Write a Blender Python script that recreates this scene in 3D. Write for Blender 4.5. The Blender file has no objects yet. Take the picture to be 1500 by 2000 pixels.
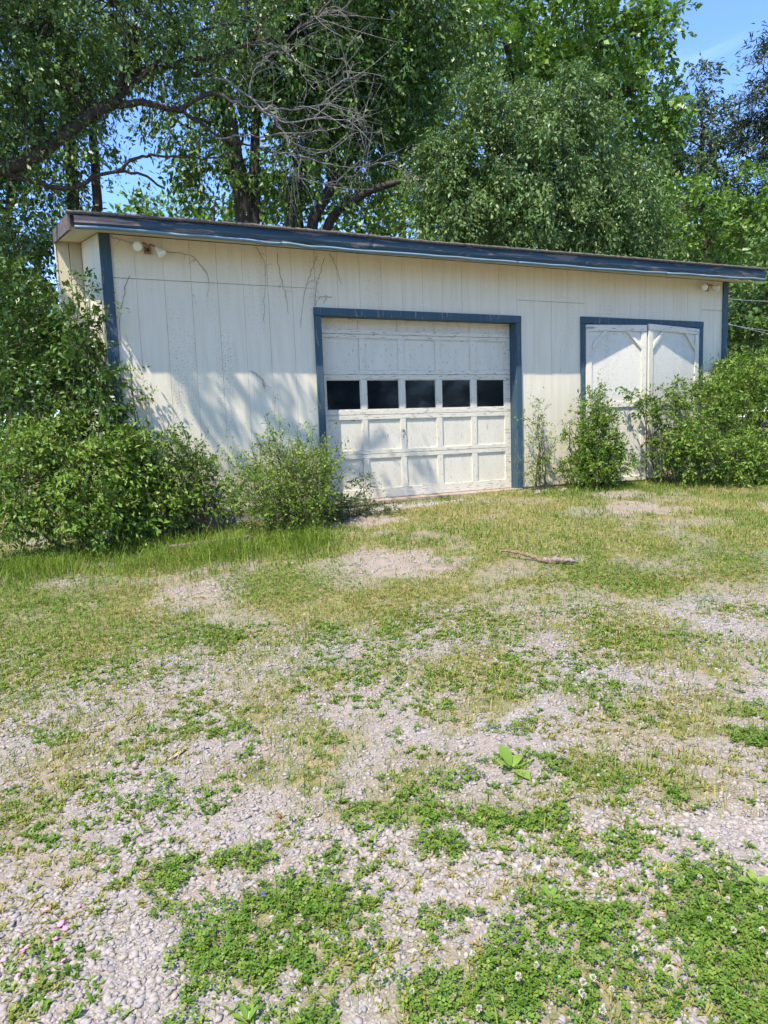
import bpy, bmesh, math, random
import numpy as np
from mathutils import Vector, Matrix

S = bpy.context.scene
COL = S.collection
# ---------------------------------------------------------------- camera
cam_d = bpy.data.cameras.new('camera'); cam = bpy.data.objects.new('camera', cam_d); COL.objects.link(cam)
CAM = Vector((-0.41672, -8.37839, 0.87171))
RGT = Vector((0.91280833, -0.40677481, -0.03626586)); UPV = Vector((0.08070746, 0.09262945, 0.99242435)); FWD = Vector((0.40033394, 0.90882014, -0.11738269))
m = Matrix.Identity(4)
for i in range(3):
    m[i][0] = RGT[i]; m[i][1] = UPV[i]; m[i][2] = -FWD[i]; m[i][3] = CAM[i]
cam.matrix_world = m
cam_d.sensor_fit = 'VERTICAL'; cam_d.sensor_height = 24.0; cam_d.lens = 24.0 * 1323.35 / 2000
cam_d.clip_start = 0.05; cam_d.clip_end = 2000
S.camera = cam
# ---------------------------------------------------------------- light
LDIR = Vector((0.48, 0.32, -1.0)).normalized()
SUN_EL = math.asin(-LDIR.z); SUN_AZ = math.atan2(-LDIR.x, -LDIR.y)
W = bpy.data.worlds.new('World'); S.world = W; W.use_nodes = True
nt = W.node_tree; nt.nodes.clear()
out = nt.nodes.new('ShaderNodeOutputWorld'); bg = nt.nodes.new('ShaderNodeBackground'); sky = nt.nodes.new('ShaderNodeTexSky')
sky.sky_type = 'NISHITA'; sky.sun_disc = False; sky.sun_elevation = SUN_EL; sky.sun_rotation = SUN_AZ
sky.altitude = 200; sky.air_density = 0.9; sky.dust_density = 0.1; sky.ozone_density = 5.0
bg.inputs[1].default_value = 0.145
tc = nt.nodes.new('ShaderNodeTexCoord'); mp = nt.nodes.new('ShaderNodeMapping'); mp.inputs['Scale'].default_value = (1.6, 1.6, 4.0)
cn = nt.nodes.new('ShaderNodeTexNoise'); cn.inputs['Scale'].default_value = 2.2; cn.inputs['Detail'].default_value = 7; cn.inputs['Distortion'].default_value = .6
cr = nt.nodes.new('ShaderNodeValToRGB'); cr.color_ramp.elements[0].position = .60; cr.color_ramp.elements[1].position = .8
cr.color_ramp.elements[1].color = (.35, .35, .35, 1)
mx = nt.nodes.new('ShaderNodeMix'); mx.data_type = 'RGBA'; mx.inputs['B'].default_value = (7.5, 7.8, 8.6, 1)
nt.links.new(tc.outputs['Generated'], mp.inputs[0]); nt.links.new(mp.outputs[0], cn.inputs['Vector']); nt.links.new(cn.outputs[0], cr.inputs[0])
nt.links.new(cr.outputs[0], mx.inputs['Factor']); nt.links.new(sky.outputs[0], mx.inputs['A']); tn = nt.nodes.new('ShaderNodeMix'); tn.data_type = 'RGBA'; tn.blend_type = 'MULTIPLY'; tn.inputs['Factor'].default_value = 1; tn.inputs['B'].default_value = (.79, .87, 1, 1)
nt.links.new(mx.outputs['Result'], tn.inputs['A']); nt.links.new(tn.outputs['Result'], bg.inputs[0])
nt.links.new(bg.outputs[0], out.inputs[0])
sd = bpy.data.lights.new('sun', 'SUN'); sd.energy = 3.1; sd.angle = math.radians(0.53); sd.color = (1.0, 0.92, 0.80)
sun = bpy.data.objects.new('sun', sd); COL.objects.link(sun); sun.rotation_euler = LDIR.to_track_quat('-Z', 'Y').to_euler(); sun.location = (-6, -6, 14)
S.view_settings.view_transform = 'Standard'; S.view_settings.look = 'None'; S.view_settings.exposure = 1.54; S.view_settings.gamma = 1
S.cycles.max_bounces = 5; S.cycles.diffuse_bounces = 3; S.cycles.glossy_bounces = 2; S.cycles.transmission_bounces = 3; S.cycles.use_adaptive_sampling = True; S.cycles.adaptive_threshold = 0.03; S.cycles.use_denoising = True

# ---------------------------------------------------------------- helpers
def tag(o, label=None, cat=None, group=None, kind=None):
    if label: o['label'] = label
    if cat: o['category'] = cat
    if group: o['group'] = group
    if kind: o['kind'] = kind
    return o
def put(o, parent=None):
    COL.objects.link(o)
    if parent is not None:
        o.parent = parent
        o.matrix_parent_inverse = Matrix.Translation(-base_of(parent))
    return o
BASE = {}
def base_of(o):
    return BASE.get(o.name, Vector((0, 0, 0)))
def empty(name, loc, label=None, cat=None, group=None, parent=None):
    o = bpy.data.objects.new(name, None); o.location = loc; o.empty_display_size = .2
    if parent is not None:
        COL.objects.link(o); o.parent = parent; o.matrix_parent_inverse = Matrix.Translation(-base_of(parent))
    else:
        COL.objects.link(o)
    BASE[o.name] = Vector(loc)
    tag(o, label, cat, group)
    return o
def np_mesh(name, V, F, mat, parent=None, tint=None, smooth=False, origin=None):
    """V (n,3); F = one (m,k) array or a list of them"""
    me = bpy.data.meshes.new(name)
    V = np.asarray(V, np.float32)
    if origin is not None: V = V - np.asarray(origin, np.float32)
    Fs = F if isinstance(F, list) else [F]
    Fs = [np.asarray(f, np.int32) for f in Fs if len(f)]
    loops = np.concatenate([f.ravel() for f in Fs]); tot = np.concatenate([np.full(len(f), f.shape[1], np.int32) for f in Fs])
    start = np.concatenate([[0], np.cumsum(tot)[:-1]]).astype(np.int32)
    me.vertices.add(len(V)); me.vertices.foreach_set('co', V.ravel())
    me.loops.add(len(loops)); me.loops.foreach_set('vertex_index', loops)
    me.polygons.add(len(tot)); me.polygons.foreach_set('loop_start', start)
    me.update(calc_edges=True)
    if smooth: me.polygons.foreach_set('use_smooth', np.ones(len(tot), bool))
    if tint is not None:
        a = me.attributes.new('tint', 'FLOAT', 'POINT'); a.data.foreach_set('value', np.asarray(tint, np.float32))
    me.materials.append(mat)
    o = bpy.data.objects.new(name, me)
    if origin is not None: o.location = origin
    put(o, parent)
    return o
def prism(name, corners, mat, parent, bev=.002, seg=1):
    """corners: 8 points, bottom ring then top ring"""
    me = bpy.data.meshes.new(name); bm = bmesh.new()
    v = [bm.verts.new(c) for c in corners]
    for f in ((3,2,1,0),(4,5,6,7),(0,1,5,4),(1,2,6,5),(2,3,7,6),(3,0,4,7)): bm.faces.new([v[i] for i in f])
    if bev: bmesh.ops.bevel(bm, geom=bm.edges[:], offset=bev, segments=seg, affect='EDGES')
    bmesh.ops.recalc_face_normals(bm, faces=bm.faces[:])
    bm.to_mesh(me); bm.free(); me.materials.append(mat)
    o = bpy.data.objects.new(name, me); put(o, parent)
    return o
def box(name, x0, x1, y0, y1, z0, z1, mat, parent, bev=.002):
    return prism(name, [(x0,y0,z0),(x1,y0,z0),(x1,y1,z0),(x0,y1,z0),(x0,y0,z1),(x1,y0,z1),(x1,y1,z1),(x0,y1,z1)], mat, parent, bev)
def tube_arrays(paths, sides=6):
    """paths: list of (points, radii); returns V, quads"""
    Vs, Fs, off = [], [], 0
    ang = np.arange(sides) * 2 * np.pi / sides
    for pts, rad in paths:
        P = np.asarray(pts, float); R = np.broadcast_to(np.asarray(rad, float), (len(P),))
        T = np.gradient(P, axis=0); T /= np.linalg.norm(T, axis=1)[:, None] + 1e-9
        ref = np.array([0, 0, 1.]) if abs(T[:, 2]).mean() < .8 else np.array([1., 0, 0])
        A = np.cross(T, ref); A /= np.linalg.norm(A, axis=1)[:, None] + 1e-9; B = np.cross(T, A)
        ring = P[:, None] + R[:, None, None] * (np.cos(ang)[None, :, None] * A[:, None] + np.sin(ang)[None, :, None] * B[:, None])
        n = len(P); Vs.append(ring.reshape(-1, 3))
        i = np.arange(n - 1)[:, None] * sides; j = np.arange(sides)[None]; k = (j + 1) % sides
        Fs.append(np.stack([i + j, i + k, i + sides + k, i + sides + j], -1).reshape(-1, 4) + off)
        off += n * sides
    return np.concatenate(Vs), np.concatenate(Fs)
def smooth_path(pts, n=24, wob=0., rng=None):
    P = np.asarray(pts, float); t = np.linspace(0, len(P) - 1, n); i = np.clip(t.astype(int), 0, len(P) - 2); u = (t - i)[:, None]
    Q = np.vstack([2 * P[0] - P[1], P, 2 * P[-1] - P[-2]])
    a, b, c, d = Q[i], Q[i + 1], Q[i + 2], Q[i + 3]
    R = .5 * (2 * b + (c - a) * u + (2 * a - 5 * b + 4 * c - d) * u ** 2 + (3 * b - a - 3 * c + d) * u ** 3)
    if wob and rng is not None: R = R + rng.normal(0, wob, R.shape)
    return R
def sm(a, b, x):
    t = np.clip((x - a) / (b - a), 0, 1); return t * t * (3 - 2 * t)
def vnoise(x, y, s, seed):
    x = np.asarray(x, float) / s; y = np.asarray(y, float) / s
    i = np.floor(x).astype(np.int64); j = np.floor(y).astype(np.int64); u = x - i; v = y - j; u = u * u * (3 - 2 * u); v = v * v * (3 - 2 * v)
    def h(a, b):
        n = (a * 374761393 + b * 668265263 + seed * 1442695041) & 0x7fffffff
        n = ((n ^ (n >> 13)) * 1274126177) & 0x7fffffff
        return ((n ^ (n >> 16)) & 0xffff) / 65535.
    return (h(i, j) * (1 - u) + h(i + 1, j) * u) * (1 - v) + (h(i, j + 1) * (1 - u) + h(i + 1, j + 1) * u) * v
def fbm(x, y, s, seed): return .55 * vnoise(x, y, s, seed) + .3 * vnoise(x, y, s * .45, seed + 1) + .15 * vnoise(x, y, s * .2, seed + 2)
def ground_z(X, Y):
    X = np.asarray(X, float); Y = np.asarray(Y, float)
    near = np.exp(-((X - 3) ** 2 + (Y + 3) ** 2) / 400)
    return -.05 + np.where(Y < 0, .068 * np.maximum(Y, -30), .02 * np.minimum(Y, 60)) - .25 * (1 - sm(-2, 5.5, X)) + near * .03 * (fbm(X, Y, .9, 5) - .5)

# ---------------------------------------------------------------- materials
def mat_new(name):
    M = bpy.data.materials.new(name); M.use_nodes = True; n = M.node_tree; b = n.nodes['Principled BSDF']; return M, n, b
def ramp(n, fac, stops):
    r = n.nodes.new('ShaderNodeValToRGB'); e = r.color_ramp.elements
    while len(e) < len(stops): e.new(.5)
    for k, (p, c) in enumerate(stops): e[k].position = p; e[k].color = (*c, 1) if len(c) == 3 else c
    n.links.new(fac, r.inputs[0]); return r.outputs[0]
def noise(n, scale, detail=4, mapping=None, rough=.55, dist=0):
    t = n.nodes.new('ShaderNodeTexCoord'); mpp = n.nodes.new('ShaderNodeMapping'); q = n.nodes.new('ShaderNodeTexNoise')
    if mapping: mpp.inputs['Scale'].default_value = mapping
    q.inputs['Scale'].default_value = scale; q.inputs['Detail'].default_value = detail; q.inputs['Roughness'].default_value = rough; q.inputs['Distortion'].default_value = dist
    n.links.new(t.outputs['Object'], mpp.inputs[0]); n.links.new(mpp.outputs[0], q.inputs['Vector']); return q.outputs[0]
def mixc(n, fac, a, b, mode='MIX'):
    x = n.nodes.new('ShaderNodeMix'); x.data_type = 'RGBA'; x.blend_type = mode
    for s, v in (('Factor', fac), ('A', a), ('B', b)):
        if hasattr(v, 'default_value') or hasattr(v, 'is_output'): n.links.new(v, x.inputs[s])
        elif s == 'Factor': x.inputs[s].default_value = v
        else: x.inputs[s].default_value = (*v, 1)
    return x.outputs['Result']
def bump(n, b, h, strength=.3, dist=.01):
    q = n.nodes.new('ShaderNodeBump'); q.inputs['Strength'].default_value = strength; q.inputs['Distance'].default_value = dist
    n.links.new(h, q.inputs['Height']); n.links.new(q.outputs[0], b.inputs['Normal'])
def BW(a): return (a, a, a)
def leaf_mat(name, cols, trans=.2, rough=.42, spec=.4):
    M, n, b = mat_new(name)
    at = n.nodes.new('ShaderNodeAttribute'); at.attribute_name = 'tint'
    c = ramp(n, at.outputs['Fac'], [(i / (len(cols) - 1), c) for i, c in enumerate(cols)])
    n.links.new(c, b.inputs['Base Color']); b.inputs['Roughness'].default_value = rough; b.inputs['Specular IOR Level'].default_value = spec
    if trans:
        tr = n.nodes.new('ShaderNodeBsdfTranslucent'); ms = n.nodes.new('ShaderNodeMixShader'); ms.inputs[0].default_value = trans
        c2 = mixc(n, 1.0, c, (1.25, 1.3, .55), 'MULTIPLY')
        n.links.new(c2, tr.inputs[0]); n.links.new(b.outputs[0], ms.inputs[1]); n.links.new(tr.outputs[0], ms.inputs[2])
        n.links.new(ms.outputs[0], n.nodes['Material Output'].inputs[0])
    return M
def paint_mat(name, base, dirty, chip, chip_amt, streak=(14, 14, 1.2), spec=.25, grain=(60, 60, 3), dirt_amt=.6, chipmap=(9, 9, 2.2), speck=0.0):
    M, n, b = mat_new(name)
    big = noise(n, 1.1, 5); st = noise(n, 1.0, 5, streak); fine = noise(n, 1.0, 6, grain)
    f1 = ramp(n, st, [(.42, BW(0)), (.75, BW(dirt_amt))]); c = mixc(n, f1, base, dirty)
    f2 = ramp(n, big, [(.45, BW(0)), (.7, BW(dirt_amt * .7))]); c = mixc(n, f2, c, tuple((x + y) / 2 for x, y in zip(base, dirty)))
    if speck:
        sp = noise(n, 60, 3); f4 = ramp(n, sp, [(.62 - speck, BW(0)), (.66 - speck, BW(.8))]); col = ramp(n, noise(n, 1.0, 3, (2.6, 2.6, .35)), [(.50, BW(.04)), (.66, BW(1))]); f4 = mixc(n, 1.0, f4, col, 'MULTIPLY'); c = mixc(n, f4, c, tuple(x * .45 for x in dirty))
    ch = noise(n, 1.0, 8, chipmap, .7, .4); f3 = ramp(n, ch, [(.66 - chip_amt, BW(0)), (.675 - chip_amt, BW(1))])
    cc = mixc(n, fine, tuple(x * .55 for x in chip), chip); c = mixc(n, f3, c, cc)
    n.links.new(c, b.inputs['Base Color']); b.inputs['Roughness'].default_value = .62; b.inputs['Specular IOR Level'].default_value = spec
    ad = n.nodes.new('ShaderNodeMath'); ad.operation = 'MULTIPLY_ADD'; ad.inputs[1].default_value = -.8
    n.links.new(f3, ad.inputs[0]); n.links.new(fine, ad.inputs[2]); bump(n, b, ad.outputs[0], .35, .004)
    return M
def rough_mat(name, c1, c2, scale, mapping=None, rough=.9, bstr=.5, bd=.01, spec=.2):
    M, n, b = mat_new(name); q = noise(n, scale, 7, mapping, .65)
    n.links.new(ramp(n, q, [(.32, c1), (.68, c2)]), b.inputs['Base Color']); b.inputs['Roughness'].default_value = rough; b.inputs['Specular IOR Level'].default_value = spec
    bump(n, b, q, bstr, bd); return M
CREAM = paint_mat('cream_paint_siding', (.69, .63, .485), (.58, .505, .355), (.34, .29, .22), -.01, speck=.035)
CREAM_DOOR = paint_mat('cream_paint_door', (.655, .61, .49), (.56, .505, .385), (.40, .355, .30), .055, chipmap=(60, 60, 14), streak=(8, 8, 2))
CREAM_RAIL = paint_mat('cream_paint_rail', (.655, .61, .49), (.56, .505, .385), (.40, .36, .31), .085, chipmap=(9, 9, 55), streak=(2, 8, 10), grain=(3, 60, 60))
OSB = paint_mat('painted_strand_board', (.63, .60, .51), (.54, .50, .40), (.34, .28, .22), .04, chipmap=(45, 45, 45), streak=(18, 18, 18), grain=(45, 45, 45), speck=.07)
BLUE = paint_mat('blue_trim_paint', (.033, .070, .096), (.062, .10, .125), (.25, .25, .25), .055, chipmap=(22, 22, 3), streak=(20, 20, 1.5), dirt_amt=.9)
BLUE_H = paint_mat('blue_fascia_paint', (.026, .054, .075), (.06, .10, .125), (.24, .20, .175), .10, chipmap=(1.6, 22, 14), streak=(1.2, 20, 20), grain=(2, 60, 60), dirt_amt=.9)
BARE = rough_mat('weathered_bare_wood', (.10, .065, .05), (.34, .27, .23), 1., (3, 40, 30))
DRIP = paint_mat('drip_edge_flaking_paint', (.17, .25, .30), (.06, .11, .15), (.34, .38, .40), .03, chipmap=(4, 20, 14), streak=(3, 20, 20))
RAKE = rough_mat('dark_weathered_rake', (.04, .034, .03), (.17, .145, .125), 1., (20, 3, 20))
FELT = rough_mat('roofing_felt', (.06, .05, .045), (.19, .17, .15), 30)
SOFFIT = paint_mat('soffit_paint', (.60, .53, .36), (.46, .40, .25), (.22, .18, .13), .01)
CONC = rough_mat('concrete', (.19, .175, .16), (.36, .33, .30), 18)
SILLW = rough_mat('tan_sill_wood', (.24, .17, .11), (.46, .36, .26), 1., (2, 30, 30))
BARK = rough_mat('dark_bark', (.028, .022, .017), (.10, .080, .062), 1., (22, 22, 5), bstr=1., bd=.03)
DEADW = rough_mat('grey_dead_wood', (.13, .115, .10), (.33, .30, .27), 14)
STEM = rough_mat('shrub_stem', (.06, .045, .03), (.16, .12, .08), 20)
VINE = rough_mat('dry_vine', (.13, .10, .07), (.28, .22, .16), 20)
RUST = rough_mat('rusty_fixture', (.20, .10, .07), (.42, .28, .22), 30)
DARK, _n, _b = mat_new('dark_interior'); _b.inputs['Base Color'].default_value = (.012, .012, .012, 1)
METAL, _n, _b = mat_new('dull_metal'); _b.inputs['Base Color'].default_value = (.30, .30, .31, 1); _b.inputs['Metallic'].default_value = .8; _b.inputs['Roughness'].default_value = .4
GLASS, _n, _b = mat_new('dark_window_glass'); _b.inputs['Base Color'].default_value = (.006, .007, .012, 1); _b.inputs['Roughness'].default_value = .06; _b.inputs['Specular IOR Level'].default_value = .55
bump(_n, _b, noise(_n, 2.5, 2), .06, .02)
LAMPW, _n, _b = mat_new('floodlight_glass'); _b.inputs['Base Color'].default_value = (.72, .74, .70, 1); _b.inputs['Roughness'].default_value = .25
WIRE, _n, _b = mat_new('wire'); _b.inputs['Base Color'].default_value = (.36, .36, .36, 1); _b.inputs['Roughness'].default_value = .5
PINKM, _n, _b = mat_new('pink_chip'); _b.inputs['Base Color'].default_value = (.80, .28, .45, 1); _b.inputs['Roughness'].default_value = .7
L_DARK = leaf_mat('leaves_deep_green', [(.044, .095, .013), (.080, .152, .022), (.132, .212, .038)])
L_VINE = leaf_mat('vine_leaves_blue_green', [(.050, .102, .026), (.098, .174, .044), (.172, .248, .078)], .2, .45, .32)
L_MID = leaf_mat('leaves_mid_green', [(.054, .110, .022), (.102, .185, .038), (.165, .245, .070)])
L_BRIGHT = leaf_mat('leaves_bright_green', [(.058, .130, .015), (.110, .212, .026), (.175, .268, .048)], .25)
L_GREY = leaf_mat('leaves_grey_green', [(.045, .075, .035), (.075, .115, .050), (.110, .155, .075)])
L_CEDAR = leaf_mat('cedar_needles', [(.022, .038, .022), (.036, .056, .032), (.055, .075, .045)], .1)
L_SHRUB = leaf_mat('shrub_leaves', [(.074, .150, .017), (.138, .232, .030), (.235, .300, .058)], .25, .5, .3)
L_SHADE = leaf_mat('thicket_leaves', [(.052, .112, .015), (.094, .172, .026), (.205, .275, .052)], .2, .5, .3)
GRASSM = leaf_mat('grass_blades', [(.066, .140, .013), (.125, .205, .022), (.225, .250, .045), (.380, .295, .140)], .25, .6, .2)
CLOVM = leaf_mat('clover_leaves', [(.055, .130, .013), (.112, .200, .022), (.200, .262, .045)], .25, .55, .22)
STONEM = leaf_mat('limestone_gravel', [(.19, .173, .163), (.262, .238, .220), (.308, .273, .246), (.34, .278, .222), (.41, .378, .348)], 0, .85, .2)
WEEDM = leaf_mat('broadleaf_weed', [(.10, .19, .02), (.17, .28, .035), (.24, .32, .06)], .3)
# ---------------------------------------------------------------- measured layout (metres)
LIMB_TREE = [(-0.6, 4.0, 7.27, 1.18, 0.95, 1.02, 1.0), (0.53, 4.0, 7.72, 1.15, 0.92, 0.74, 1.0), (1.56, 4.0, 7.69, 0.93, 0.75, 0.76, 1.0), (-0.89, 4.0, 6.34, 0.63, 0.5, 0.63, 1.0), (-0.15, 4.0, 6.68, 0.73, 0.58, 0.48, 1.0), (-1.8, 4.0, 7.39, 1.2, 0.96, 1.5, 1.0), (-1.84, 4.0, 5.61, 0.84, 0.67, 0.84, 1.0), (-0.45, 4.0, 9.03, 2.02, 2.5, 1.09, 0.7), (2.01, 4.0, 9.5, 2.03, 2.5, 1.02, 0.7), (1.27, 4.0, 7.08, 0.68, 0.54, 0.42, 1.0), (2.77, 4.0, 8.0, 0.62, 0.49, 0.53, 1.0)]
SLIM_TREE = [(-1.02, 10.0, 6.54, 0.95, 0.76, 0.95, 1.0), (-0.09, 10.0, 7.33, 0.67, 0.53, 0.85, 1.0), (-1.56, 10.0, 5.24, 0.59, 0.48, 0.59, 0.7), (-0.9, 10.0, 7.91, 1.07, 0.85, 0.95, 1.0), (0.13, 10.0, 8.62, 0.73, 0.58, 1.09, 1.0), (-2.43, 10.0, 6.84, 1.26, 1.01, 1.95, 1.0), (0.37, 10.0, 10.24, 1.44, 1.15, 1.32, 1.0), (-1.06, 10.0, 9.65, 1.05, 0.84, 1.28, 1.0)]
MULTI_TREE = [(5.07, 9.0, 10.72, 1.91, 1.53, 1.53, 1.0), (7.01, 9.0, 11.21, 1.59, 1.27, 1.46, 1.0), (6.23, 9.0, 9.47, 1.45, 1.16, 1.05, 1.0), (7.99, 9.0, 10.13, 1.23, 0.98, 1.37, 1.0), (3.63, 9.0, 10.0, 1.23, 0.99, 0.99, 1.0), (3.09, 9.0, 7.35, 0.87, 0.7, 0.87, 0.6), (4.92, 9.0, 7.93, 1.16, 0.93, 0.78, 0.7), (5.74, 9.0, 13.33, 3.05, 2.44, 1.52, 1.0), (9.12, 9.0, 11.61, 1.53, 1.22, 1.25, 1.0), (6.89, 9.0, 8.43, 0.94, 0.75, 0.81, 1.0), (2.68, 9.0, 8.46, 0.85, 0.68, 0.73, 0.6)]
BACK_TREE = [(4.41, 15.0, 8.64, 1.35, 1.08, 1.01, 1.0), (6.32, 15.0, 8.83, 1.39, 1.11, 1.04, 1.0), (8.16, 15.0, 8.84, 1.61, 1.29, 1.08, 1.0), (10.53, 15.0, 9.07, 1.49, 1.19, 1.3, 1.0), (2.11, 15.0, 7.79, 0.65, 0.52, 0.65, 1.0), (7.47, 15.0, 10.12, 1.76, 1.41, 0.88, 0.6), (2.88, 15.0, 7.7, 0.66, 0.53, 0.49, 1.0)]
MOUND = [(8.53, 6.6, 6.31, 1.13, 0.9, 1.0, 1.0), (9.74, 6.6, 7.53, 1.53, 1.23, 1.53, 1.0), (11.31, 6.6, 7.97, 1.45, 1.16, 1.45, 1.0), (10.49, 6.6, 6.12, 1.84, 1.47, 0.85, 1.0), (8.13, 6.6, 7.21, 0.68, 0.54, 0.74, 1.0), (12.48, 6.6, 6.69, 1.5, 1.2, 1.09, 1.0), (13.55, 6.6, 5.92, 1.41, 1.13, 0.63, 1.0), (11.81, 6.6, 9.16, 1.06, 0.85, 0.8, 1.0), (9.46, 6.6, 8.69, 0.88, 0.7, 0.63, 1.0), (13.72, 6.6, 7.35, 0.98, 0.78, 0.98, 1.0)]
MAPLE = [(19.22, 13.0, 14.49, 1.94, 1.55, 1.94, 1.0), (21.39, 13.0, 16.27, 0.76, 0.61, 0.8, 1.0), (17.52, 13.0, 15.08, 1.7, 1.36, 1.32, 1.0), (20.25, 13.0, 12.82, 1.59, 1.27, 1.59, 1.0), (13.53, 13.0, 14.5, 2.48, 1.98, 1.42, 1.0), (15.0, 13.0, 13.42, 1.82, 1.46, 1.28, 1.0), (21.57, 13.0, 13.58, 0.71, 0.57, 1.01, 1.0), (21.06, 13.0, 11.22, 1.22, 0.97, 1.22, 1.0), (20.23, 13.0, 15.77, 1.18, 0.94, 1.18, 1.0), (14.63, 13.0, 17.02, 3.56, 2.85, 1.42, 1.0)]
BACKDROP_A = [(9.84, 19.0, 14.77, 3.1, 2.48, 2.27, 1.0), (14.99, 19.0, 13.92, 2.9, 2.32, 2.68, 1.0), (12.65, 19.0, 16.82, 2.77, 2.22, 1.92, 1.0), (15.57, 19.0, 16.52, 2.45, 1.96, 2.0, 1.0), (13.42, 19.0, 11.62, 2.42, 1.94, 1.76, 1.0)]
BACKDROP_B = [(21.84, 20.0, 18.29, 2.71, 2.17, 2.22, 1.0), (25.34, 20.0, 14.02, 3.13, 2.51, 2.87, 1.0), (19.5, 20.0, 19.23, 2.63, 2.1, 1.91, 1.0), (27.07, 20.0, 11.68, 2.95, 2.36, 1.88, 1.0), (25.66, 20.0, 17.02, 2.08, 1.66, 2.34, 1.0)]
HEDGE = [(-1.1, 5.5, 4.44, 0.54, 0.43, 0.54, 1.0), (-1.34, 5.5, 3.56, 0.54, 0.43, 0.54, 1.0), (-0.73, 5.5, 4.03, 0.29, 0.23, 0.46, 1.0), (-1.07, 5.5, 2.95, 0.64, 0.51, 0.55, 1.0), (-1.77, 5.5, 3.97, 0.53, 0.42, 1.06, 1.0), (-1.36, 5.5, 2.41, 0.64, 0.51, 0.64, 1.0)]
GREY_TREE = [(28.62, 18.0, 14.92, 1.54, 1.23, 1.54, 1.0), (30.44, 18.0, 13.67, 1.84, 1.47, 1.84, 1.0), (29.01, 18.0, 17.51, 0.66, 0.53, 1.02, 1.0), (31.83, 18.0, 11.01, 1.89, 1.51, 1.62, 1.0), (28.15, 18.0, 12.18, 1.8, 1.44, 1.55, 1.0), (30.37, 18.0, 16.14, 1.04, 0.83, 1.04, 1.0)]
CEDAR = [(30.18, 15.0, 15.56, 1.01, 0.81, 1.2, 1.0), (31.19, 15.0, 12.94, 1.96, 1.57, 1.96, 1.0), (29.94, 15.0, 17.2, 0.59, 0.48, 0.33, 1.0), (30.4, 15.0, 14.45, 1.33, 1.06, 0.97, 1.0), (30.93, 15.0, 18.38, 0.96, 0.77, 0.48, 1.0), (32.44, 15.0, 17.05, 1.47, 1.18, 2.95, 1.0), (31.67, 15.0, 10.39, 1.74, 1.4, 1.5, 1.0)]
REAR_SHRUB = [(15.46, 7.0, 6.25, 1.04, 0.83, 0.67, 1.0), (17.31, 7.0, 6.24, 1.08, 0.87, 0.77, 1.0), (19.29, 7.0, 6.7, 0.96, 0.77, 0.96, 1.0), (16.24, 7.0, 7.18, 0.9, 0.72, 0.68, 1.0), (19.02, 7.0, 7.75, 0.95, 0.76, 0.79, 1.0)]
SIDE_SHRUB = [(14.05, 3.0, 3.69, 0.6, 0.48, 0.72, 1.0), (14.26, 3.0, 2.76, 0.73, 0.58, 0.85, 1.0), (15.28, 3.0, 3.98, 0.74, 0.59, 1.47, 1.0)]
L_TALL = [(-0.84, 0.6, 2.22, 0.47, 0.38, 0.41, 1.0), (-1.02, 0.8, 2.71, 0.3, 0.24, 0.3, 1.0), (-0.54, 0.3, 1.84, 0.35, 0.28, 0.35, 1.0), (-0.25, 0.0, 2.42, 0.16, 0.12, 0.34, 0.5), (-0.27, -0.1, 1.85, 0.16, 0.15, 0.39, 0.7), (-1.03, 0.3, 1.49, 0.4, 0.32, 0.51, 1.0), (-0.53, 0.0, 1.24, 0.4, 0.32, 0.45, 1.0), (-0.22, -0.15, 1.18, 0.23, 0.2, 0.4, 1.0)]
L_LOW = [(-0.92, -0.5, 0.55, 0.48, 0.38, 0.42, 1.0), (-0.44, -0.6, 0.47, 0.48, 0.39, 0.38, 1.0), (0.07, -0.55, 0.49, 0.33, 0.27, 0.39, 1.0), (0.28, -0.35, 0.87, 0.23, 0.2, 0.23, 1.0), (-0.7, -0.3, 0.91, 0.38, 0.31, 0.33, 1.0), (-0.05, -0.4, 0.77, 0.34, 0.27, 0.28, 1.0), (-1.13, -0.6, 0.2, 0.31, 0.25, 0.21, 1.0), (-0.37, -0.7, 0.15, 0.59, 0.47, 0.19, 1.0), (0.38, -0.5, 0.3, 0.26, 0.21, 0.29, 1.0)]
L_SPRIG = [(0.75, -0.3, 0.74, 0.13, 0.15, 0.15, 0.5), (0.69, -0.4, 0.45, 0.26, 0.25, 0.29, 1.0), (0.9, -0.4, 0.26, 0.24, 0.25, 0.3, 1.0), (0.42, -0.5, 0.07, 0.29, 0.23, 0.2, 1.0), (0.13, -0.15, 1.68, 0.1, 0.1, 0.11, 0.4), (0.16, -0.15, 1.4, 0.12, 0.1, 0.17, 0.5)]
G_BUSH = [(1.75, -0.7, 0.46, 0.45, 0.4, 0.27, 1.0), (1.41, -0.8, 0.25, 0.35, 0.4, 0.29, 1.0), (1.98, -0.7, 0.2, 0.33, 0.4, 0.3, 1.0), (1.69, -0.8, -0.01, 0.47, 0.4, 0.24, 1.0), (2.2, -0.5, 0.68, 0.12, 0.15, 0.19, 0.5), (1.76, -0.6, 0.73, 0.24, 0.2, 0.15, 0.6), (2.32, -0.5, 0.42, 0.16, 0.15, 0.25, 0.5)]
G_TRAIL = [(2.59, -0.45, -0.02, 0.26, 0.25, 0.16, 0.8), (2.94, -0.6, -0.13, 0.32, 0.2, 0.08, 0.8), (2.26, -0.6, -0.07, 0.22, 0.25, 0.19, 1.0), (2.87, -0.3, 0.18, 0.09, 0.1, 0.13, 0.3)]
SAPLING = [(5.71, -0.25, 0.59, 0.16, 0.15, 0.3, 0.35), (5.69, -0.25, 0.89, 0.13, 0.12, 0.3, 0.2), (5.68, -0.25, 0.22, 0.15, 0.15, 0.15, 0.4)]
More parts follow.
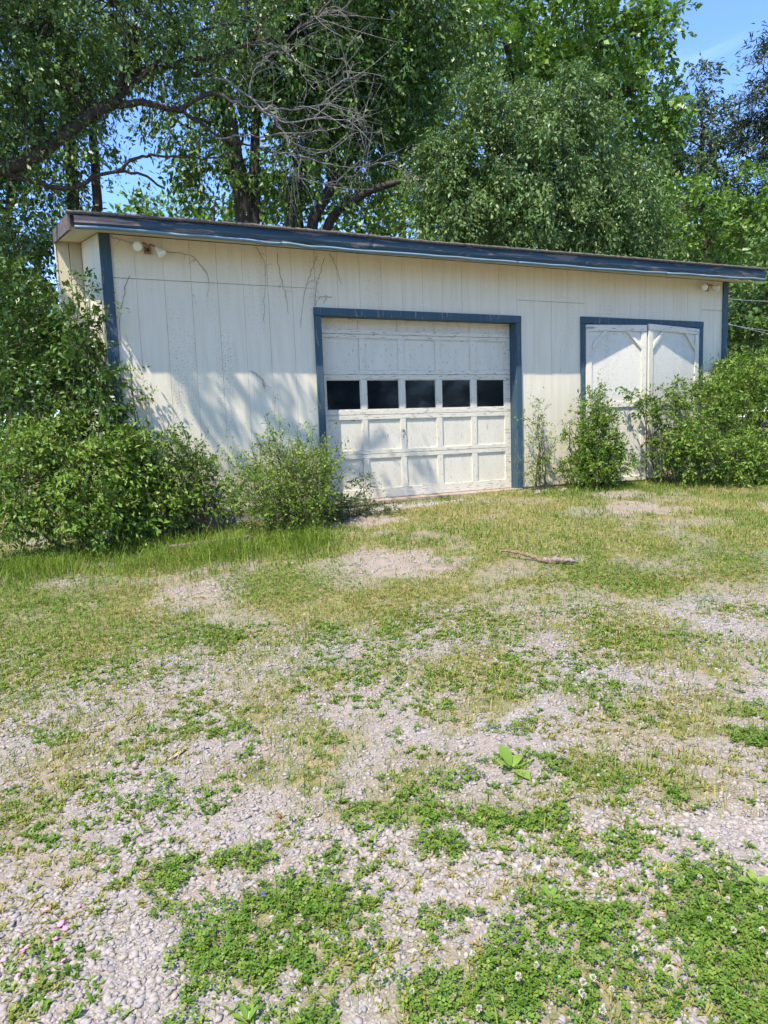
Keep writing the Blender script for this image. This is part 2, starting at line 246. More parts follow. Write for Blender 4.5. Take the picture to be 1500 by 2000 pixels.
R_BUSH = [(6.55, -0.45, 0.63, 0.29, 0.25, 0.45, 1.0), (6.55, -0.4, 1.09, 0.18, 0.2, 0.3, 0.8), (6.75, -0.5, 0.25, 0.27, 0.25, 0.31, 1.0), (6.26, -0.4, 0.19, 0.19, 0.2, 0.3, 0.9), (6.18, -0.3, 0.8, 0.08, 0.1, 0.23, 0.4), (6.46, -0.5, 0.19, 0.3, 0.25, 0.26, 1.0)]
R_ARCH = [(7.29, -0.5, 1.26, 0.19, 0.2, 0.11, 1.0), (7.55, -0.55, 1.06, 0.22, 0.2, 0.17, 1.0), (7.76, -0.6, 0.82, 0.2, 0.25, 0.22, 1.0), (8.07, -0.5, 1.36, 0.11, 0.12, 0.32, 0.6), (7.55, -0.6, 0.59, 0.27, 0.25, 0.19, 0.7), (7.76, -0.7, 0.43, 0.23, 0.25, 0.23, 1.0)]
R_SHRUB = [(8.61, -0.7, 1.03, 0.44, 0.5, 0.48, 1.0), (9.3, -0.6, 1.27, 0.49, 0.6, 0.49, 1.0), (9.52, -0.8, 1.01, 0.41, 0.6, 0.66, 1.0), (8.06, -1.0, 0.5, 0.38, 0.4, 0.38, 1.0), (8.6, -1.1, 0.32, 0.54, 0.5, 0.39, 1.0), (9.14, -1.2, 0.22, 0.39, 0.5, 0.32, 1.0), (9.13, -0.3, 1.62, 0.15, 0.2, 0.25, 0.6), (7.97, -0.8, 0.35, 0.19, 0.3, 0.27, 1.0), (9.78, -0.2, 1.71, 0.35, 0.4, 0.26, 1.0), (10.15, -0.4, 1.53, 0.34, 0.4, 0.34, 1.0)]
LIMB_MAIN = [(-1.551, 4.0, 4.981), (-1.208, 4.0, 5.14), (-0.979, 4.0, 5.207), (-0.616, 4.0, 5.453), (-0.198, 4.0, 5.794), (0.23, 4.0, 6.143), (0.575, 4.0, 6.36)]
LIMBS = [[(0.575, 4.0, 6.36), (0.892, 3.95, 6.722), (1.419, 3.9, 6.996), (1.758, 3.85, 6.924), (2.106, 3.8, 6.895)], [(0.57, 4.0, 6.297), (0.951, 3.96, 6.379), (1.462, 3.92, 6.332), (1.825, 3.88, 6.542), (2.188, 3.84, 6.646), (2.636, 3.8, 6.522)], [(1.474, 4.0, 6.368), (1.815, 3.95, 6.223), (2.156, 3.9, 5.987), (2.609, 3.85, 5.894), (3.074, 3.8, 5.799)], [(-1.434, 4.0, 5.074), (-1.215, 4.0, 5.059), (-0.848, 4.0, 4.979), (-0.23, 4.0, 4.922), (0.109, 4.0, 5.126), (0.448, 4.0, 5.249), (0.871, 4.0, 5.254), (1.206, 4.0, 5.073)], [(0.448, 4.0, 5.249), (0.804, 4.0, 5.504), (1.244, 4.0, 5.601), (1.967, 4.0, 5.646), (2.397, 4.0, 5.788)], [(1.434, 4.0, 7.046), (1.884, 3.967, 7.215), (2.344, 3.933, 7.387), (2.964, 3.9, 7.658), (3.45, 3.867, 7.82), (4.012, 3.833, 8.223), (4.379, 3.8, 8.638)], [(2.895, 4.0, 7.695), (2.989, 3.933, 7.943), (3.482, 3.867, 8.401), (3.619, 3.8, 8.568)], [(-1.19, 4.0, 5.341), (-0.824, 4.067, 5.735), (-0.278, 4.133, 6.288), (0.185, 4.2, 6.554)]]
DEAD = [[(2.106, 3.8, 6.895), (2.401, 3.714, 6.775), (2.649, 3.629, 6.603), (2.85, 3.543, 6.379), (3.008, 3.457, 6.236), (3.266, 3.371, 6.15), (3.682, 3.286, 6.262), (4.199, 3.2, 6.256)], [(3.108, 3.8, 6.391), (3.307, 3.7, 6.063), (3.563, 3.6, 5.854), (3.829, 3.5, 5.782), (4.262, 3.4, 5.983)], [(2.179, 3.8, 6.627), (2.626, 3.76, 6.503), (2.995, 3.72, 6.475), (3.474, 3.68, 6.529), (4.074, 3.64, 6.693), (4.525, 3.6, 6.651)], [(3.074, 3.8, 5.799), (3.556, 3.75, 5.795), (4.047, 3.7, 5.697), (4.718, 3.65, 5.711), (5.363, 3.6, 5.866)], [(2.135, 3.8, 5.946), (2.82, 3.7, 6.02), (3.526, 3.6, 6.099), (4.156, 3.5, 6.236), (4.647, 3.4, 6.447)], [(2.937, 3.8, 7.603), (3.373, 3.667, 7.44), (3.559, 3.533, 7.101), (3.745, 3.4, 6.762)], [(2.693, 3.8, 6.685), (2.786, 3.7, 7.048), (3.059, 3.6, 7.309), (3.42, 3.5, 7.411), (3.556, 3.4, 7.817)], [(3.863, 3.8, 6.499), (4.093, 3.667, 6.89), (4.472, 3.533, 7.209), (4.329, 3.4, 7.436)], [(3.074, 3.8, 5.799), (3.433, 3.733, 5.452), (3.914, 3.667, 5.344), (4.528, 3.6, 5.53)], [(3.449, 3.8, 8.138), (3.913, 3.7, 8.132), (4.288, 3.6, 8.242)]]
M_TRUNKS = [[(3.788, 9.0, 5.87), (3.741, 9.0, 6.775), (3.601, 9.0, 7.783), (3.514, 9.0, 8.527), (3.305, 9.0, 9.364), (3.105, 9.0, 10.244)], [(3.996, 9.0, 5.886), (4.069, 9.075, 6.832), (4.101, 9.15, 7.641), (4.259, 9.225, 8.854), (4.484, 9.3, 10.012)], [(4.882, 9.0, 5.957), (5.197, 9.167, 6.84), (5.442, 9.333, 7.731), (5.697, 9.5, 8.772)], [(5.465, 9.0, 5.936), (5.699, 8.92, 6.678), (6.398, 8.84, 7.804), (6.922, 8.76, 8.31), (7.46, 8.68, 9.025), (7.85, 8.6, 9.921)], [(5.837, 9.0, 5.896), (6.068, 8.72, 6.518), (6.423, 8.44, 6.769), (6.998, 8.16, 7.038), (7.798, 7.88, 7.231), (8.439, 7.6, 7.274)]]
S_TRUNKS = [[(-0.189, 10.0, 5.569), (-0.115, 10.0, 6.826), (-0.133, 10.0, 9.079), (-0.13, 10.0, 10.151), (-0.083, 10.0, 11.389)], [(0.298, 10.0, 5.605), (0.42, 10.0, 6.756), (0.438, 10.0, 8.129), (0.437, 10.0, 8.865)], [(-1.638, 10.0, 5.462), (-1.417, 10.0, 6.691), (-1.198, 10.0, 7.91)]]
VINES = [[(0.641, -0.025, 3.021), (0.932, -0.025, 2.988), (1.06, -0.025, 2.861), (1.118, -0.025, 2.701), (1.088, -0.025, 2.536)], [(1.701, -0.025, 3.151), (1.794, -0.025, 2.99), (1.796, -0.025, 2.766), (1.753, -0.025, 2.282)], [(1.963, -0.025, 3.086), (1.994, -0.025, 2.833), (2.042, -0.025, 2.608), (2.075, -0.025, 2.379)], [(2.485, -0.025, 3.094), (2.379, -0.025, 2.856), (2.289, -0.025, 2.619), (2.221, -0.025, 2.209)], [(2.579, -0.025, 3.071), (2.469, -0.025, 2.774), (2.424, -0.025, 2.509)], [(2.646, -0.025, 3.134), (2.734, -0.025, 2.964), (2.789, -0.025, 2.761)], [(2.652, -0.025, 2.607), (2.491, -0.025, 2.585), (2.423, -0.025, 2.479)], [(0.233, -0.025, 2.732), (0.166, -0.025, 2.52), (0.096, -0.025, 2.255), (0.091, -0.025, 1.939)], [(1.555, -0.025, 1.677), (1.696, -0.025, 1.562), (1.718, -0.025, 1.416)], [(0.064, -0.025, 3.133), (0.26, -0.025, 3.092), (0.361, -0.025, 3.084)]]
DIRT = [(2.07, -2.69, 0.57, 0.49), (0.4, -2.57, 0.35, 0.42), (-0.68, -1.64, 0.19, 0.26), (5.89, -1.91, 0.45, 0.47), (6.4, -0.99, 0.43, 0.49), (2.71, -0.81, 0.37, 0.24)]
CLOVER = [(0.07, -6.36, 0.25, 0.15), (-0.08, -6.44, 0.2, 0.12), (0.15, -6.58, 0.14, 0.11), (0.51, -6.87, 0.19, 0.15), (0.74, -7.03, 0.25, 0.13), (1.33, -6.99, 0.19, 0.2), (1.15, -7.18, 0.14, 0.16), (0.88, -6.82, 0.13, 0.08), (0.68, -6.29, 0.11, 0.08), (0.71, -6.11, 0.2, 0.08), (0.93, -6.26, 0.1, 0.08), (0.01, -6.03, 0.13, 0.07), (1.1, -6.35, 0.1, 0.09), (0.34, -3.79, 0.14, 0.24), (0.29, -6.82, 0.13, 0.09), (1.69, -6.53, 0.12, 0.1), (-0.27, -6.0, 0.07, 0.07), (2.31, -6.35, 0.12, 0.09), (0.06, -6.71, 0.17, 0.1), (0.78, -6.61, 0.09, 0.06), (3.39, -4.14, 0.5, 0.58), (1.11, -2.78, 0.53, 0.53), (-0.74, -2.42, 0.62, 0.73), (4.64, -4.16, 0.54, 0.77)]
THIN = [(0.63, -4.83, 0.72, 0.52), (-0.38, -3.14, 0.56, 0.47), (1.59, -5.18, 0.59, 0.4), (2.56, -5.15, 0.81, 0.52), (0.6, -5.68, 0.34, 0.24), (0.07, -5.48, 0.27, 0.16), (-0.44, -5.02, 0.24, 0.15), (2.78, -5.73, 0.29, 0.29), (1.53, -6.28, 0.43, 0.23), (0.51, -5.22, 0.39, 0.21), (2.27, -6.1, 0.3, 0.21), (1.35, -5.46, 0.16, 0.16), (0.01, -4.48, 0.23, 0.21)]
PINK = [(-0.647, -5.978, -0.689), (-0.601, -6.063, -0.69), (-0.589, -6.091, -0.693), (-0.618, -6.122, -0.697), (-0.695, -6.12, -0.696), (-0.708, -6.132, -0.701), (-0.76, -6.147, -0.701), (-0.592, -6.227, -0.702), (-0.547, -6.005, -0.684), (-0.728, -6.035, -0.693), (-0.714, -6.228, -0.705)]
# ---------------------------------------------------------------- ground sheet
rng = np.random.default_rng(7)
YAW = math.radians(23.77342); RR = np.array([math.cos(YAW), -math.sin(YAW)]); FF = np.array([math.sin(YAW), math.cos(YAW)])
def uv(X, Y):
    dx = np.asarray(X) - CAM.x; dy = np.asarray(Y) - CAM.y
    return dx * RR[0] + dy * RR[1], dx * FF[0] + dy * FF[1]
def ell(X, Y, E, soft=.35, wob=.5):
    """0..1 inside any of the ellipses (half width along the view's right, half depth along its forward)"""
    r = np.zeros_like(np.asarray(X, float)); nz = fbm(X, Y, .35, 21) - .5 + .5 * (vnoise(X, Y, .06, 23) - .5)
    for cx, cy, a, b in E:
        du = (X - cx) * RR[0] + (Y - cy) * RR[1]; dv = (X - cx) * FF[0] + (Y - cy) * FF[1]
        d = np.sqrt((du / a) ** 2 + (dv / b) ** 2) + wob * nz
        r = np.maximum(r, 1 - sm(1 - soft, 1 + soft, d))
    return r
def grass_amt(X, Y):
    u, v = uv(X, Y); n = fbm(X, Y, .8, 31)
    belt = sm(-.55, .55, v - (4.45 + .24 * u) + 1.5 * (n - .5))
    thin = ell(X, Y, THIN, .5, 1.) * sm(.35, .62, fbm(X, Y, .25, 41)) * .8
    thin = np.maximum(thin, .5 * sm(.50, .66, fbm(X, Y, .42, 43)) * sm(2.0, 3.3, v + .3 * n))
    bare = ell(X, Y, DIRT, .45, 1.3) * .85
    return np.clip(np.maximum(belt * (.35 + .65 * sm(.3, .55, fbm(X, Y, .5, 51))), thin) * (1 - bare), 0, 1)
ax = np.concatenate([-np.geomspace(160, 4, 26), np.arange(-3.5, 13, .065), np.geomspace(13.5, 170, 28)])
ay = np.concatenate([-np.geomspace(160, 9.6, 26), np.arange(-9.4, 1.2, .065), np.geomspace(1.6, 200, 30)])
GX, GY = np.meshgrid(ax, ay); GZ = ground_z(GX, GY)
nx, ny = len(ax), len(ay); i = np.arange(ny - 1)[:, None] * nx + np.arange(nx - 1)[None]
GF = np.stack([i, i + 1, i + nx + 1, i + nx], -1).reshape(-1, 4)
M, n, b = mat_new('ground_soil_and_grit')
at = n.nodes.new('ShaderNodeAttribute'); at.attribute_name = 'tint'; at2 = n.nodes.new('ShaderNodeAttribute'); at2.attribute_name = 'dirt'
tcn = n.nodes.new('ShaderNodeTexCoord'); vor = n.nodes.new('ShaderNodeTexVoronoi'); vor.inputs['Scale'].default_value = 95; n.links.new(tcn.outputs['Object'], vor.inputs['Vector'])
vr = n.nodes.new('ShaderNodeSeparateColor'); n.links.new(vor.outputs['Color'], vr.inputs[0])
grit = ramp(n, vr.outputs[0], [(0, (.165, .147, .134)), (.35, (.235, .213, .196)), (.7, (.285, .255, .23)), (1, (.36, .33, .30))])
nb = noise(n, 1.7, 6); soil = ramp(n, noise(n, 30, 6), [(.3, (.16, .12, .085)), (.7, (.31, .25, .19))])
thatch = ramp(n, noise(n, 14, 6), [(.3, (.085, .105, .02)), (.5, (.17, .155, .05)), (.68, (.30, .225, .12))])
dirtc = ramp(n, noise(n, 9, 7), [(.3, (.20, .155, .115)), (.7, (.33, .265, .205))])
c = mixc(n, ramp(n, nb, [(.36, BW(.1)), (.64, BW(.8))]), grit, soil)
c = mixc(n, ramp(n, at.outputs['Fac'], [(.15, BW(0)), (.7, BW(.9))]), c, thatch)
c = mixc(n, at2.outputs['Fac'], c, dirtc)
n.links.new(c, b.inputs['Base Color']); b.inputs['Roughness'].default_value = .95; b.inputs['Specular IOR Level'].default_value = .15
bump(n, b, vor.outputs['Distance'], .6, .008)
gv = np.stack([GX, GY, GZ], -1).reshape(-1, 3)
gnd = np_mesh('ground', gv, GF, M, tint=np.maximum(grass_amt(gv[:, 0], gv[:, 1]), .55 * ell(gv[:, 0], gv[:, 1], CLOVER, .45, .9)), smooth=True)
a = gnd.data.attributes.new('dirt', 'FLOAT', 'POINT'); a.data.foreach_set('value', (ell(gv[:, 0], gv[:, 1], DIRT, .5, 1.5) * .75).astype(np.float32))
tag(gnd, 'gravelly sloping yard of grit, soil and thin turf', 'ground', kind='structure')

# ---------------------------------------------------------------- shed
FT = .3048
shed = empty('shed', (0, 0, -.03), 'long cream shed with blue trim, a garage door and a double barn door', 'shed')
FXT = [(-.357, 3.249), (1.037, 3.271), (2.541, 3.274), (3.781, 3.263), (5.957, 3.278), (7.875, 3.294), (10.07, 3.308)]
FXB = [(-.322, 3.086), (1.025, 3.096), (2.862, 3.073), (5.099, 3.084), (7.27, 3.093), (10.078, 3.13)]
def zt(x): return np.interp(x, *zip(*FXT))
def zb(x): return np.interp(x, *zip(*FXB))
PITCH = .2
# roof deck
rp = empty('roof', (5, 0, 3.2), parent=shed)
def strip(name, xs, ys, ztop, zbot, mat, parent, yoff=0):
    """a long piece along X; ys=(front, back) and top/bottom heights given per x"""
    xs = np.asarray(xs); n = len(xs); f, bk = ys
    V = np.concatenate([np.stack([xs, np.full(n, f) + yoff, ztop], 1), np.stack([xs, np.full(n, bk) + yoff, ztop], 1), np.stack([xs, np.full(n, bk) + yoff, zbot], 1), np.stack([xs, np.full(n, f) + yoff, zbot], 1)])
    i = np.arange(n - 1); F = []
    for a_, b_ in ((0, 1), (1, 2), (2, 3), (3, 0)): F.append(np.stack([a_ * n + i, a_ * n + i + 1, b_ * n + i + 1, b_ * n + i], 1))
    F.append(np.array([[0, n, 2 * n, 3 * n], [n - 1, 4 * n - 1, 3 * n - 1, 2 * n - 1]]))
    return np_mesh(name, V, np.concatenate(F), mat, parent)
xs = np.linspace(-.34, 10.06, 60); yb = 5.9
lx0, lx1 = -.345, -.50
V, F = [], []
for zoff in (-.028, -.05):
    for (y, dx) in ((-.42, 0), (yb, lx1 - lx0)):
        for k, x in enumerate(xs):
            V.append((x + dx * (1 - k / 59), y, zt(x) + zoff + PITCH * (y + .45)))
n_ = 60; i = np.arange(59)
q = lambda a_, b_: np.stack([a_ * n_ + i, a_ * n_ + i + 1, b_ * n_ + i + 1, b_ * n_ + i], 1)
np_mesh('roof_deck', V, np.concatenate([q(0, 1), q(3, 2), q(2, 0), q(1, 3), np.array([[0, n_, 3 * n_, 2 * n_], [n_ - 1, 3 * n_ - 1, 4 * n_ - 1, 2 * n_ - 1]])]), FELT, rp)
r1 = np.random.default_rng(3)
for a_, b_ in ((-.29, 3.05), (3.056, 6.35), (6.356, 10.075)):
    xs = np.arange(a_, b_ + .04, .08); xs[-1] = b_
    w1 = np.interp(xs, np.arange(-1, 11, .35), r1.normal(0, .005, len(np.arange(-1, 11, .35))))
    strip('fascia_board', xs, (-.45, -.42), zt(xs) - .034 + w1 * .5, zb(xs) + .018 + w1, BLUE_H, rp)
for a_, b_ in ((-.295, 1.9), (1.905, 5.2), (5.205, 7.9), (7.905, 10.078)):
    xs = np.arange(a_, b_ + .03, .06); xs[-1] = b_
    w1 = np.interp(xs, np.arange(-1, 11, .25), r1.normal(0, .004, len(np.arange(-1, 11, .25))))
    strip('drip_edge', xs, (-.462, -.405), zb(xs) + .016 + w1, zb(xs) - .008 + w1, DRIP, rp)
for a_, b_ in ((-.362, 3.3), (3.303, 6.9), (6.903, 10.085)):
    xs = np.arange(a_, b_ + .03, .06); xs[-1] = b_
    w1 = r1.normal(0, .003, len(xs))
    strip('roofing_edge', xs, (-.475, -.30), zt(xs) + w1, zt(xs) - .026, FELT, rp)
prism('peeled_fascia_end', [(-.295, -.4535, 3.135), (.36, -.4535, 3.15), (.36, -.4505, 3.15), (-.295, -.4505, 3.135), (-.295, -.4535, 3.205), (.30, -.4535, 3.19), (.30, -.4505, 3.19), (-.295, -.4505, 3.205)], BARE, rp, 0)
# left rake board and soffit
def rake(y, top, x0): return (x0 - .07 * (y + .45), y, zt(-.3) - (.03 if top else .20) + PITCH * (y + .45))
prism('rake_board', [rake(-.45, 0, -.36), rake(-.45, 0, -.33), rake(2.05, 0, -.33), rake(2.05, 0, -.36), rake(-.45, 1, -.36), rake(-.45, 1, -.33), rake(2.05, 1, -.33), rake(2.05, 1, -.36)], RAKE, rp, .003)
rk5 = lambda tp, x_: (x_ - .175, 5.85, zt(-.3) - (.03 if tp else .20) + PITCH * 6.3)
prism('rake_board', [rake(2.053, 0, -.36), rake(2.053, 0, -.33), rk5(0, -.33), rk5(0, -.36), rake(2.053, 1, -.36), rake(2.053, 1, -.33), rk5(1, -.33), rk5(1, -.36)], RAKE, rp, .003)
def sof(x, y, dz): return (x, y, 3.095 + dz + PITCH * (y + .45))
sx = [-.33, 2.1, 4.55, 7.0, 10.05]
for a_, b_ in zip(sx[:-1], sx[1:]):
    prism('soffit_board', [sof(a_, -.40, -.012), sof(b_ - .004, -.40, -.012), sof(b_ - .004, .03, -.012), sof(a_, .03, -.012), sof(a_, -.40, 0), sof(b_ - .004, -.40, 0), sof(b_ - .004, .03, 0), sof(a_, .03, 0)], SOFFIT, rp, 0)
def sofl(y, l, dz): return ((-.335 if l else -.03) - .07 * (y + .45), y, 3.095 + dz + PITCH * (y + .45))
prism('soffit_board', [sofl(.035, 1, -.012), sofl(.035, 0, -.012), sofl(2.2, 0, -.012), sofl(2.2, 1, -.012), sofl(.035, 1, 0), sofl(.035, 0, 0), sofl(2.2, 0, 0), sofl(2.2, 1, 0)], SOFFIT, rp, 0)
# front wall: sheathing and the single siding boards with open grooves between them
fw = empty('front_wall', (5, 0, 0), parent=shed)
for (x0, x1, z0, z1) in ((-.03, 2.44, -.03, 3.15), (2.4405, 5.486, 2.42, 3.15), (5.4865, 6.69, -.03, 3.15), (6.6905, 9.11, 2.45, 3.15), (9.1105, 9.72, -.03, 3.15)):
    box('sheathing', x0, x1, .016, .05, z0, z1, CREAM, fw, 0)
rs = random.Random(4)
def board(x0, x1, z0, z1, par=fw):
    y = rs.uniform(-.0015, .0015)
    box('siding_board', x0 + .0011, x1 - .0011, y, .0155, z0, z1, CREAM, par, .0018)
for k in range(32):
    x0, x1 = k * FT, min((k + 1) * FT, 9.72)
    top = 3.165
    if k < 8: segs = [(-.02 + rs.uniform(-.02, .015), 2.694), (2.700, top)]
    elif k < 18: segs = [(2.40, top)]
    elif k < 22: segs = [(-.02 + rs.uniform(-.02, .015), 2.686), (2.692, top)]
    elif k < 30: segs = [(2.42, top)]
    else: segs = [(-.02 + rs.uniform(-.02, .015), 2.686), (2.692, top)]
    for z0, z1 in segs: board(x0, x1, z0, z1)
# left side wall (slightly out of square) and the closed bump-out behind it
lw = empty('side_wall', (-.1, 1, 0), parent=shed)
def lwp(y, z, d=0): return (-.045 - .068 * y + d, y, z)
for k in range(7):
    y0, y1 = .02 + k * .285, .02 + (k + 1) * .285 - .007
    zz = lambda y: 3.08 + PITCH * (y + .45)
    prism('siding_board', [lwp(y0, -.03, -.014), lwp(y0, -.03), lwp(y1, -.03), lwp(y1, -.03, -.014), lwp(y0, zz(y0), -.014), lwp(y0, zz(y0)), lwp(y1, zz(y1)), lwp(y1, zz(y1), -.014)], CREAM, lw, .002)
prism('sheathing', [lwp(.05, -.03, .004), lwp(.05, -.03, .04), lwp(5.5, -.03, .3), lwp(5.5, -.03, .004), lwp(.05, 3.16, .004), lwp(.05, 3.16, .04), lwp(5.5, 4.24, .3), lwp(5.5, 4.24, .004)], SOFFIT, lw, 0)
bo = empty('bump_out', (-.35, 2.3, 2.3), parent=shed)
for x0, x1 in ((-.505, -.355), (-.348, -.20)):
    box('siding_board', x0, x1, 2.03, 2.045, 2.28, 3.60, SOFFIT, bo, .002)
box('trim_board', -.53, -.509, 2.02, 2.06, 2.26, 3.60, CREAM, bo, .002)
box('cabinet_body', -.50, -.21, 2.048, 4.2, 2.27, 3.55, DARK, bo, 0)
box('bottom_board', -.51, -.20, 2.04, 4.2, 2.235, 2.268, BARE, bo, .002)
box('back_wall', -.2, 9.7, 5.42, 5.5, -.3, 4.2, CREAM, shed, 0)
prism('end_wall', [(9.66, .055, -.1), (9.72, .055, -.1), (9.72, 5.41, -.1), (9.66, 5.41, -.1), (9.66, .055, 3.14), (9.72, .055, 3.14), (9.72, 5.41, 4.2), (9.66, 5.41, 4.2)], CREAM, shed, 0)
box('floor_slab', -.2, 9.7, .06, 5.4, -.5, -.035, CONC, shed, 0)
box('footing', -.06, 9.73, .012, .058, -.55, -.032, CONC, shed, 0)
for x0, x1, x2, x3 in ((-.055, .062, -.055, .068), (9.632, 9.752, 9.625, 9.745)):
    prism('corner_trim', [(x2, -.026, -.06), (x3, -.026, -.06), (x3, -.003, -.06), (x2, -.003, -.06), (x0, -.026, 3.16), (x1, -.026, 3.16), (x1, -.003, 3.16), (x0, -.003, 3.16)], BLUE, shed, .003)
box('corner_trim', -.062, -.058 + .02, -.0025, .09, -.06, 3.17, CREAM, shed, .002)
# garage frame
gf = empty('garage_frame', (4, 0, 1.2), parent=shed)
box('frame_board', 2.397, 5.537, -.036, -.004, 2.362, 2.462, BLUE, gf, .004)
box('frame_board', 2.399, 2.490, -.034, -.004, -.05, 2.359, BLUE, gf, .004)
box('frame_board', 5.446, 5.535, -.034, -.004, -.05, 2.359, BLUE, gf, .004)
box('jamb_board', 5.448, 5.474, -.0035, .17, -.05, 2.36, BLUE, gf, .003)
box('jamb_board', 2.462, 2.488, -.0035, .17, -.05, 2.36, BLUE, gf, .003)
box('jamb_board', 2.490, 5.446, -.0035, .17, 2.365, 2.39, BLUE, gf, .003)
# garage door
gd = empty('garage_door', (4, .13, 0), parent=shed)
COLS = [(2.569, 3.058), (3.144, 3.628), (3.715, 4.198), (4.29, 4.766), (4.859, 5.34)]
ROWS = [(2.228, 2.357), (1.698, 2.116), (1.172, 1.577), (.635, 1.045), (.105, .519)]
ED = (2.494, 5.442); SEC = [2.43, 2.168, 1.640, 1.108, .579, -.03]
box('door_back', ED[0], ED[1], .17, .18, -.028, 2.42, DARK, gd, 0)
for r, (zlo, zhi) in enumerate(ROWS):
    st, sb = SEC[r] - .002, SEC[r + 1] + .002
    dy = rs.uniform(-.002, .002)
    if r: box('rail', ED[0], ED[1], .13 + dy, .165, zhi, st, CREAM_RAIL, gd, .003)
    else: box('rail', ED[0], ED[1], .13 + dy, .165, zhi, 2.42, CREAM_RAIL, gd, .003)
    box('rail', ED[0], ED[1], .13 + dy, .165, sb, zlo, CREAM_RAIL, gd, .003)
    xe = [ED[0]] + [v for c_ in COLS for v in c_] + [ED[1]]
    for k in range(6): box('stile', xe[2 * k], xe[2 * k + 1], .1305 + dy, .165, zlo + .0005, zhi - .0005, CREAM_RAIL if k in (0, 5) else CREAM_DOOR, gd, .003)
    for k, (x0, x1) in enumerate(COLS):
        if r == 2:
            box('window_pane', x0 + .001, x1 - .001, .146, .152, zlo + .001, zhi - .001, GLASS, gd, 0)
            box('glazing_bead', x0 + .001, x1 - .001, .137, .1455, zlo + .001, zlo + .012, CREAM_RAIL, gd, .002)
            box('glazing_bead', x0 + .001, x1 - .001, .137, .1455, zhi - .012, zhi - .001, CREAM_RAIL, gd, .002)
            box('glazing_bead', x0 + .001, x0 + .011, .137, .1455, zlo + .0125, zhi - .0125, CREAM_RAIL, gd, .002)
            box('glazing_bead', x1 - .011, x1 - .001, .137, .1455, zlo + .0125, zhi - .0125, CREAM_RAIL, gd, .002)
        else:
            box('door_panel', x0 + .001, x1 - .001, .148, .158, zlo + .001, zhi - .001, CREAM_DOOR, gd, 0)
            if r != 0: box('panel_moulding', x0 + .001, x1 - .001, .138, .1475, zhi - .013, zhi - .001, CREAM_RAIL, gd, .003)
V, F = tube_arrays([([(3.672, .131, .885), (3.672, .118, .885), (3.672, .112, .885)], [.018, .018, .014]), ([(3.672, .114, .885), (3.672, .100, .885), (3.672, .0995, .885)], [.008, .008, .0005])], 12)
np_mesh('lock_handle', V, F, METAL, gd, smooth=True)
box('lock_plate', 3.664, 3.680, .1275, .1302, .78, .83, METAL, gd, .001)
box('door_sill', 2.47, 5.50, -.075, .165, -.085, -.033, SILLW, shed, .006)
# barn door frame and leaves
bf = empty('barn_door_frame', (7.9, 0, 1.2), parent=shed)
box('frame_board', 6.625, 9.178, -.034, -.004, 2.392, 2.492, BLUE, bf, .004)
box('frame_board', 6.627, 6.706, -.032, -.004, -.06, 2.389, BLUE, bf, .004)
box('frame_board', 9.068, 9.176, -.032, -.004, -.06, 2.389, BLUE, bf, .004)
box('dark_opening_sheet', 6.70, 9.07, .02, .04, -.03, 2.40, DARK, bf, 0)  # near-black sheet across the opening stands in for the unlit interior
def leaf_door(hx, hy, fx, fy, z0, z1, zf, seed):
    d = empty('barn_door', (hx, hy, z0), parent=shed)
    h = Vector((hx, hy, 0)); e = Vector((fx - hx, fy - hy, 0)); Wd = e.length; e.normalize(); nrm = Vector((e.y, -e.x, 0))
    if nrm.y > 0: nrm = -nrm
    rise = (zf - z1) / Wd
    def P(u, v, z): p = h + e * u + nrm * v; return (p.x, p.y, z + rise * u)
    def bx(name, u0, u1, v0, v1, za, zb_, mat, bev=.003):
        return prism(name, [P(u0, v1, za), P(u1, v1, za), P(u1, v0, za), P(u0, v0, za), P(u0, v1, zb_), P(u1, v1, zb_), P(u1, v0, zb_), P(u0, v0, zb_)], mat, d, bev)
    s = .10
    bx('strand_board_panel', .004, Wd - .004, 0, .012, 1.13, z1 - .004, OSB, 0)
    nb = 4
    for k in range(nb): bx('lower_board', .004 + k * (Wd - .008) / nb, .004 + (k + 1) * (Wd - .008) / nb - .004, 0, .011 + .002 * (k % 2), z0 + .02, 1.127, OSB, .002)
    bx('stile', 0, s, .013, .034, z0 + .075, z1 - .098, CREAM_DOOR); bx('stile', Wd - s, Wd, .013, .034, z0 + .075, z1 - .098, CREAM_DOOR)
    bx('rail', 0, Wd, .013, .0345, z1 - .095, z1, CREAM_RAIL); bx('rail', s + .002, Wd - s - .002, .013, .033, 1.12, 1.20, CREAM_RAIL); bx('rail', 0, Wd, .013, .034, z0, z0 + .072, CREAM_RAIL)
    t = .055; zt_ = z1 - .097
    for a_, sg in ((s + .002, 1), (Wd - s - .002, -1)):
        L = .205
        q_ = [(a_, zt_ - L), (a_, zt_ - L - t * 1.2), (a_ + sg * (L + t * 1.2), zt_ - .001), (a_ + sg * L, zt_ - .001)]
        prism('corner_brace', [P(q_[0][0], .042, q_[0][1]), P(q_[1][0], .042, q_[1][1]), P(q_[1][0], .013, q_[1][1]), P(q_[0][0], .013, q_[0][1]), P(q_[3][0], .042, q_[3][1]), P(q_[2][0], .042, q_[2][1]), P(q_[2][0], .013, q_[2][1]), P(q_[3][0], .013, q_[3][1])], CREAM_DOOR, d, .002)
    bx('hinge_strap', .0, .14, .0355, .039, z1 - .06, z1 - .03, METAL, .001); bx('hinge_strap', .0, .14, .0355, .039, z0 + .25, z0 + .28, METAL, .001)
leaf_door(6.712, -.012, 7.775, -.165, -.035, 2.372, 2.372, 1)
leaf_door(9.060, -.012, 7.800, -.175, -.035, 2.372, 2.392, 2)

